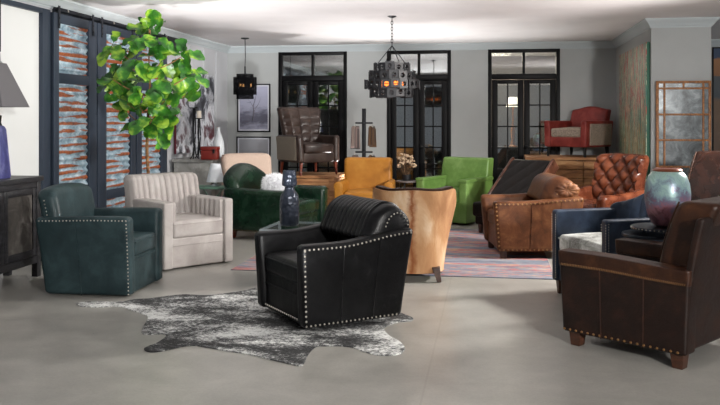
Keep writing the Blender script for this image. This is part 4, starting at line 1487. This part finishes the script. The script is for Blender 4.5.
# ------------------------------------------------------------------ pedestal by the left wall and what stands on it
M_stone = wood('grey cast stone', (112, 112, 110), (140, 140, 137), (166, 166, 163), (1, 1, 1), .8, 5)
pdx, pdy = -4.24, 11.72
PT = .885
root = thing('pedestal', 'grey cast stone pedestal block against the left wall', 'pedestal', (pdx, pdy, 0))
bm = bm_new(); box(bm, (-.29, -.40, .0), (.28, .40, PT - .05), .01); link('block', bm, M_stone, root)
bm = bm_new(); box(bm, (-.31, -.42, PT - .049), (.30, .42, PT), .006); link('top_slab', bm, M_stone, root)
M_candle = plain('ivory candle', (226, 216, 200), .6)
for px_, Zc, hh, cand, lab in ((194.2, 11.8, .73, False, 'tall iron candlestick with bare plate, left of the pair on the pedestal'),
                               (199, 12.02, .58, True, 'iron candlestick holding an ivory candle, beside the red box on the pedestal')):
    q = W((px_ - 360) / FPX * Zc, Zc)
    root = thing('candlestick', lab, 'candlestick', (q.x, q.y, PT + .0005), 0, 'candlesticks on the pedestal')
    for k in range(3):
        a = k * 2 * PI / 3
        bm = bm_new(); tube(bm, smooth_path([(.075 * math.cos(a), .075 * math.sin(a), .009), (.03 * math.cos(a), .03 * math.sin(a), .06), (.012 * math.cos(a), .012 * math.sin(a), .2), (.02 * math.cos(a + .6), .02 * math.sin(a + .6), hh * .6), (.012 * math.cos(a + 1), .012 * math.sin(a + 1), hh)], 4), .009, 6)
        link('twisted_leg', bm, M_iron, root)
    bm = bm_new(); lathe(bm, [(.001, hh - .002), (.055, hh + .004), (.06, hh + .014), (.05, hh + .012), (.001, hh + .008)], seg=20); link('plate', bm, M_iron, root)
    if cand:
        o = None
        bm = bm_new(); lathe(bm, [(.001, 0), (.034, 0), (.034, .10), (.03, .106), (.004, .102), (.001, .12)], seg=16)
        o = link('candle', bm, M_candle, loc=(q.x, q.y, PT + hh + .0125)); tag(o, 'short ivory pillar candle on the shorter candlestick', 'candle')
q = W((212.3 - 360) / FPX * 11.75, 11.75)
M_redbox = plain('red lacquer', (112, 30, 22), .4)
root = thing('lidded_box', 'red lacquered box at the edge of the pedestal', 'box', (q.x - .03, q.y - .0, PT + .0005), math.radians(4))
bm = bm_new(); box(bm, (-.115, -.09, 0), (.115, .09, .13), .006); link('box_body', bm, M_redbox, root)
bm = bm_new(); box(bm, (-.119, -.094, .131), (.119, .094, .185), .008); ld = link('lid', bm, M_redbox, root)
bm = bm_new(); box(bm, (.06, -.102, .09), (.09, -.0945, .15), .002); link('clasp', bm, M_iron, ld)
q = W((220 - 360) / FPX * 12.1, 12.1)
o_bm = bm_new(); lathe(o_bm, [(.03, 0), (.06, .004), (.078, .05), (.086, .13), (.08, .22), (.058, .30), (.032, .36), (.022, .41), (.026, .455), (.02, .455), (.016, .41), (.001, .4)], seg=28)
o = link('bottle_vase', o_bm, plain('white glaze', (214, 220, 224), .3), loc=(q.x - .02, q.y, PT + .0005), angle=60)
tag(o, 'white long necked vase behind the red box on the pedestal', 'vase')

# green metal table and the small white lamp
M_verd = plain('verdigris metal', (104, 138, 122), .5, .3)
q = W((212 - 360) / FPX * 10.65, 10.65)
TT = zat(186, 10.65)
root = thing('metal_table', 'small green painted metal table with curved legs between the pearl and green armchairs', 'table', (q.x, q.y, 0))
bm = bm_new(); box(bm, (-.22, -.16, TT - .03), (.22, .16, TT), .004); link('top', bm, M_verd, root)
for sx in (-1, 1):
    for sy in (-1, 1):
        bm = bm_new(); tube(bm, smooth_path([(sx * .20, sy * .14, 0), (sx * .19, sy * .14, .2), (sx * .10, sy * .14, .42), (sx * .19, sy * .14, TT - .03)], 6), .009, 6); link('leg', bm, M_verd, root)
q2 = W((215.5 - 360) / FPX * 10.65, 10.65)
root = thing('table_lamp', 'small lamp with a white cone shade on the green metal table', 'table lamp', (q2.x, q2.y, TT + .0005))
bm = bm_new(); lathe(bm, [(.05, 0), (.06, .006), (.045, .02), (.016, .03), (.013, .09), (.001, .09)], seg=20); link('base', bm, plain('pale lamp base', (190, 196, 200), .4), root)
bm = bm_new()
rings = [[Vector((r * math.cos(2 * PI * i / 32), r * math.sin(2 * PI * i / 32), z)) for i in range(32)] for r, z in ((.118, .055), (.062, .29), (.058, .29), (.114, .055), (.118, .055))]
loft(bm, rings, cap=False); link('shade', bm, plain('white linen shade', (214, 218, 224), .8), root)

# ------------------------------------------------------------------ side table with dried flowers, between mustard and lime chairs
q = W(.665, 11.74)
TT = zat(180.5, 11.75)
M_greytop = plain('smoked oak top', (92, 84, 82), .4)
root = thing('round_table', 'round two level smoked side table between the mustard and bright green armchairs', 'table', (q.x, q.y, 0))
link('upper_top', disc(0, 0, .155, TT), M_greytop, root)
link('lower_shelf', disc(.0, 0, .14, TT - .11), M_greytop, root)
for k in range(3):
    a = k * 2 * PI / 3 + .4
    bm = bm_new(); tube(bm, [(.12 * math.cos(a), .12 * math.sin(a), 0), (.12 * math.cos(a), .12 * math.sin(a), TT - .01)], .01, 8); link('leg', bm, M_iron, root)
root = thing('flower_vase', 'low black bowl of dried white flowers on the round two level table', 'dried flowers', (q.x + .0, q.y, TT + .0005))
bm = bm_new(); lathe(bm, [(.04, 0), (.062, .004), (.066, .03), (.066, .085), (.06, .09), (.056, .04), (.001, .03)], seg=24); link('bowl', bm, M_iron, root)
random.seed(3)
bmS, bmF = bm_new(), bm_new()
for k in range(46):
    a = random.uniform(0, 2 * PI); r = random.uniform(.03, .165); z = .20 + random.uniform(-.03, .12) + (.10 * (1 - r / .165))
    e = Vector((r * math.cos(a), r * math.sin(a), z))
    tube(bmS, [Vector((.02 * math.cos(a), .02 * math.sin(a), .05)), e * .6 + Vector((0, 0, .03)), e], .002, 4)
    for j in range(3):
        s_ = random.uniform(.010, .02)
        t = bmesh.new(); bmesh.ops.create_icosphere(t, subdivisions=1, radius=s_)
        add(bmF, t, Matrix.Translation(e + Vector((random.uniform(-.02, .02), random.uniform(-.02, .02), random.uniform(-.01, .02)))))
o = link('dried_stems', bmS, plain('dried stem', (96, 72, 48), .8), root); o['kind'] = 'stuff'
o = link('dried_blossoms', bmF, plain('dried blossom', (176, 152, 126), .9), root); o['kind'] = 'stuff'

# ------------------------------------------------------------------ leather swatch stand
q = W((364 - 360) / FPX * 13.15, 13.15)
root = thing('swatch_stand', 'black post stand with crossbars before the pale wall behind the mustard armchair', 'display stand', (q.x, q.y, 0))
hh = zat(108.5, 13.15)
bm = bm_new(); box(bm, (-.03, -.03, .03), (.03, .03, hh), .004); link('post', bm, M_iron, root)
bm = bm_new(); box(bm, (-.15, -.15, 0), (.15, .15, .029), .006); link('base', bm, M_iron, root)
bars = (zat(123, 13.15), zat(152, 13.15), .45)
for z in bars:
    bm = bm_new(); box(bm, (-.14, -.012, z - .014), (.14, .012, z + .014), .003); bx = link('crossbar', bm, M_iron, root)
    bm = bm_new(); box(bm, (-.0115, -.14, z - .0135), (.0115, .14, z + .0135), .003); link('crossbar', bm, M_iron, root)
def swatch(name, dx, z, cols, w, h, lab, n):
    r = thing(name, lab, 'leather swatches', (q.x + dx, q.y, z), 0, 'swatches hung on the post stand')
    bm = bm_new(); tube(bm, [(.022 * math.cos(t * PI / 8), 0, .004 + .022 * math.sin(t * PI / 8) - .022) for t in range(17)], .0025, 5); link('ring', bm, M_nail, r)
    for k in range(n):
        bm = bm_new()
        soft(bm, (0, 0, -h / 2 - .03), (w, .006, h), .002, (6, 1, 8), lambda x, y, zz, k=k: (x * (.8 + .2 * (.5 - zz / h)), y + .012 * math.sin(22 * x + k), zz - .02 * (k % 3)))
        hs_ = link('hide_sample', bm, cols[k % len(cols)], r); hs_.rotation_euler = (0, 0, math.radians(62 - 124 * k / max(1, n - 1))); hs_.location = (.05 * (k / max(1, n - 1) - .5), 0, 0)
sw1 = [plain('taupe sample', (96, 84, 78), .6), plain('rose grey sample', (128, 110, 106), .6), plain('charcoal sample', (62, 58, 58), .6)]
sw2 = [plain('bronze sample', (84, 62, 44), .5), plain('umber sample', (64, 46, 34), .5)]
swatch('swatch_bundle', -.135, bars[0] - .018, sw1, .16, .33, 'bundle of taupe and grey leather samples on the left of the post stand', 6)
swatch('swatch_bundle', .135, bars[0] - .018, sw2, .14, .30, 'bundle of brown leather samples on the right of the post stand', 4)
swatch('swatch_bundle', -.135, bars[1] - .018, sw1, .15, .26, 'bundle of grey leather samples on the left lower crossbar of the stand', 4)
swatch('swatch_bundle', .135, bars[1] - .018, sw2, .15, .26, 'bundle of umber leather samples on the right lower crossbar of the stand', 4)

# ------------------------------------------------------------------ white fur pillow
q = P(274, 184.5, 10.15)
random.seed(5)
bm = bm_new()
soft(bm, (0, 0, 0), (.27, .15, .20), .07, (6, 4, 6))
vs = [v.co.copy() for v in bm.verts]
for v in vs:
    for j in range(3):
        n = Vector((v.x / .3, v.y / .16, v.z / .26)).normalized() + Vector((random.uniform(-.5, .5), random.uniform(-.5, .5), random.uniform(-.7, .3)))
        p = v + Vector((random.uniform(-.015, .015), random.uniform(-.015, .015), random.uniform(-.015, .015)))
        n.normalize()
        a = n.orthogonal().normalized() * .006; b2 = n.cross(a)
        t0 = [bm.verts.new(p + a), bm.verts.new(p - a * .5 + b2), bm.verts.new(p - a * .5 - b2)]
        tip = bm.verts.new(p + n * random.uniform(.03, .05))
        for k in range(3): bm.faces.new((t0[k], t0[(k + 1) % 3], tip))
o = link('fur_pillow', bm, plain('white fur', (242, 243, 246), .95), loc=(q.x, q.y, q.z), rotz=math.radians(60))
tag(o, 'fluffy white fur pillow sitting on the bottle green chair', 'pillow')

# ------------------------------------------------------------------ fiddle leaf fig
def leafmat():
    m, nt, b = new_mat('fig leaf')
    f = nz(nt, coords(nt), 6, 3, .6)
    nt.links.new(ramp(nt, f, [(.34, (20, 60, 16)), (.5, (50, 108, 28)), (.64, (140, 174, 54))]), b.inputs['Base Color'])
    b.inputs['Roughness'].default_value = .35
    b.inputs['Subsurface Weight'].default_value = 0
    return m
M_leaf = leafmat()
M_bark = wood('fig bark', (92, 62, 38), (128, 90, 56), (160, 120, 82), (1, 1, 3), .8)
FZ = 9.05
fb_ = W((147.5 - 360) / FPX * FZ, FZ)
root = thing('fiddle_leaf_fig', 'tall fiddle leaf fig with big glossy green leaves before the sliding doors', 'potted tree', (fb_.x, fb_.y, 0))
def rel(px, py, dz=0.0):
    return P(px, py, FZ + dz) - Vector((fb_.x, fb_.y, 0))
bm = bm_new(); lathe(bm, [(.12, 0), (.15, .005), (.19, .36), (.2, .38), (.18, .38), (.17, .33), (.001, .32)], seg=32); link('planter', bm, plain('charcoal planter', (60, 62, 64), .6), root)
bm = bm_new(); lathe(bm, [(.168, .31), (.168, .335), (.001, .34)], seg=24); link('soil', bm, plain('soil', (44, 34, 26), .95), root)
bm = bm_new()
tube(bm, smooth_path([Vector((0, 0, .3)), Vector((.01, 0, .8)), rel(147, 150), rel(148, 120), rel(150, 92), rel(149, 60), rel(150, 30)], 5), [.020] * 6 + [.019] * 6 + [.016] * 6 + [.013] * 6 + [.008] * 7, 8)
link('trunk', bm, M_bark, root)
tips = [(149, 26, 0), (141, 34, .1), (157, 36, -.1), (113, 44, 0), (121, 62, .15), (136, 56, -.2), (160, 60, .1), (181, 54, 0), (190, 72, -.1), (186, 92, .1), (173, 80, .2), (112, 76, -.1), (130, 86, .2),
        (150, 80, -.28), (165, 98, -.15), (140, 104, -.25), (120, 96, .0), (128, 110, .15), (152, 116, -.25), (164, 118, .1), (160, 128, 0), (143, 122, -.1)]
bm = bm_new()
joins = [(150, 40), (149, 70), (148, 95), (148, 112), (147, 124)]
for px_, py_, dz in tips:
    j = min(joins, key=lambda t: abs(t[1] - (py_ + 14)))
    a, e = rel(*j), rel(px_, py_ + 3, dz)
    tube(bm, smooth_path([a, a.lerp(e, .5) + Vector((0, 0, -.03)), e], 4), [.008, .008, .007, .007, .007, .006, .006, .005, .004][:9], 6)
o = link('branches', bm, M_bark, root)
random.seed(11)
def leaf(bm, p, d, up, L, wd_):
    d = d.normalized(); s_ = d.cross(up)
    if s_.length < .1: s_ = d.cross(Vector((1, 0, 0)))
    s_.normalize(); n = s_.cross(d).normalized()
    prof = [(0, .03), (.06, .05), (.2, .34), (.38, .40), (.52, .36), (.68, .48), (.84, .46), (.95, .26), (1, .04)]
    bend = random.uniform(.10, .35); cup = random.uniform(.10, .3)
    V = []
    for t, w in prof:
        c_ = p + d * (t * L) - Vector((0, 0, 1)) * (bend * L * t * t)
        row = []
        for k in (-1, -.5, 0, .5, 1):
            wv = .012 * math.sin(t * 14 + k * 3)
            row.append(bm.verts.new(c_ + s_ * (k * w * wd_) + n * (cup * wd_ * abs(k) * w * 1.0 + wv * abs(k) * (w > .1))))
        V.append(row)
    for r1, r2 in zip(V, V[1:]):
        for k in range(4):
            bm.faces.new((r1[k], r1[k + 1], r2[k + 1], r2[k]))
bm = bm_new()
for px_, py_, dz in tips:
    t = rel(px_, py_, dz)
    n = random.randint(5, 6)
    a0 = random.uniform(0, 6)
    for k in range(n):
        a = a0 + k * 2.4
        el = random.uniform(-.75, 1.15) if k else 1.25
        d = Vector((math.cos(a) * math.cos(el) * .8 + .1, math.sin(a) * math.cos(el) * .8 - .12, math.sin(el)))
        face = Vector((random.uniform(-.5, .8), random.uniform(-1.2, -.3), random.uniform(.2, 1.0)))
        L = random.uniform(.19, .27)
        leaf(bm, t + Vector((0, 0, -.04 * k / n)) + d * .015, d, face, L, L * random.uniform(.6, .74))
o = link('foliage', bm, M_leaf, root, 60); o['kind'] = 'stuff'

# ------------------------------------------------------------------ the far room behind the right hand glass doors
M_lampsh = plain('lit shade', (250, 244, 230), .8, 0, (255, 240, 214), 2.2)
q = P(513, 112, 15.4)
root = thing('table_lamp', 'lit white shaded lamp glowing behind the right hand glass doors', 'table lamp', (q.x, q.y, .95))
bm = bm_new()
zz = zat(104, 15.4) - .95
lathe(bm, [(.07, 0), (.08, .01), (.05, .03), (.03, .12), (.045, .3), (.02, .42), (.012, zz - .02), (.001, zz - .02)], seg=20); link('base', bm, plain('amber lamp base', (150, 96, 44), .3), root)
bm = bm_new()
rings = [[Vector((r * math.cos(2 * PI * i / 32), r * math.sin(2 * PI * i / 32), z)) for i in range(32)] for r, z in ((.13, zz - .05), (.075, zz + .13), (.072, zz + .13), (.126, zz - .05), (.13, zz - .05))]
loft(bm, rings, cap=False); link('shade', bm, M_lampsh, root)
root = thing('sideboard', 'dark sideboard under the lit lamp behind the right hand glass doors', 'sideboard', (q.x + .3, q.y, 0))
bm = bm_new(); box(bm, (-.7, -.22, .12), (.7, .22, .909), .006); link('carcass', bm, M_ebony, root)
bm = bm_new(); box(bm, (-.72, -.24, .91), (.72, .24, .949), .006); link('top', bm, M_ebony, root)
for k in range(3):
    bm = bm_new(); box(bm, (-.68 + k * .455, -.236, .16), (-.68 + k * .455 + .44, -.2205, .88), .004); link('door', bm, M_ebony, root)
for sx in (-1, 1):
    for sy in (-1, 1):
        bm = bm_new(); box(bm, (sx * .64 - .03, sy * .17 - .03, 0), (sx * .64 + .03, sy * .17 + .03, .119), .003); link('leg', bm, M_ebony, root)
# ------------------------------------------------------------------ camera, lamps, added fill lights, sky
cam = bpy.data.cameras.new('camera')
co = bpy.data.objects.new('camera', cam)
COL.objects.link(co)
cam.sensor_width = 36.0
cam.lens = FPX / 720.0 * 36.0
cam.shift_y = -(202.5 - HOR) / 720.0
cam.clip_end = 100
co.location = (0, 0, EYE)
co.rotation_euler = (PI / 2, 0, YAW)
SC.camera = co

def area(name, loc, target, size, power, col=(255, 255, 255), sy=None):
    l = bpy.data.lights.new(name, 'AREA')
    l.energy = power
    l.color = lin(col)[:3]
    l.size = size
    if sy:
        l.shape = 'RECTANGLE'; l.size_y = sy
    o = bpy.data.objects.new(name, l)
    COL.objects.link(o)
    o.location = loc
    d = Vector(target) - Vector(loc)
    o.rotation_euler = d.to_track_quat('-Z', 'Y').to_euler()
    return o
def spot(name, loc, target, angle, power, radius, col=(255, 255, 255), blend=.6):
    l = bpy.data.lights.new(name, 'SPOT')
    l.energy = power; l.color = lin(col)[:3]; l.spot_size = math.radians(angle); l.spot_blend = blend; l.shadow_soft_size = radius
    o = bpy.data.objects.new(name, l); COL.objects.link(o); o.location = loc
    o.rotation_euler = (Vector(target) - Vector(loc)).to_track_quat('-Z', 'Y').to_euler()
    return o
spot('studio_key_light', (3.4, 8.2, 2.62), (-1.0, 8.6, .1), 108, 1450, .32, (255, 250, 244), .5)
area('studio_front_light', (3.5, -1.6, 2.55), (-2.5, 9.5, .9), .5, 520, (255, 252, 248))
spot('ceiling_fill_spot', (-1.0, 2.8, .2), (-2.2, 8.6, 2.85), 40, 2600, .4, (255, 255, 255), .7)  # added below the frame to brighten the ceiling
spot('side_fill_spot', (4.8, 7.2, .25), (-1.2, 9.8, 2.9), 44, 900, .4, (255, 246, 244), .8)  # added off to the right, out of view, to lift the ceiling
for k, (X_, Z_, pw) in enumerate(((-.02, 12.75, 170), (1.6, 12.8, 170), (-2.05, 9.5, 120), (-1.15, 11.3, 100))):  # unseen spots behind chairs, added to even out the ceiling
    p_ = W(X_, Z_, .3)
    spot('hidden_fill_spot', p_, p_ + Vector((0, -.6, 2.4)), 104, pw, .08, (255, 252, 250), 1.0)
area('far_room_fill', (.1, 15.9, 2.7), (.1, 15.9, 0), .6, 150, (255, 236, 214))  # added light without a fixture, brightens the room behind the middle doors

wd = bpy.data.worlds.new('world')
SC.world = wd
wd.use_nodes = True
bg = wd.node_tree.nodes['Background']
bg.inputs['Color'].default_value = lin((226, 232, 240))
bg.inputs['Strength'].default_value = .24

SC.view_settings.view_transform = 'Standard'
SC.view_settings.look = 'None'
SC.view_settings.exposure = 0.3
SC.view_settings.gamma = 1.0
SC.view_settings.use_curve_mapping = False
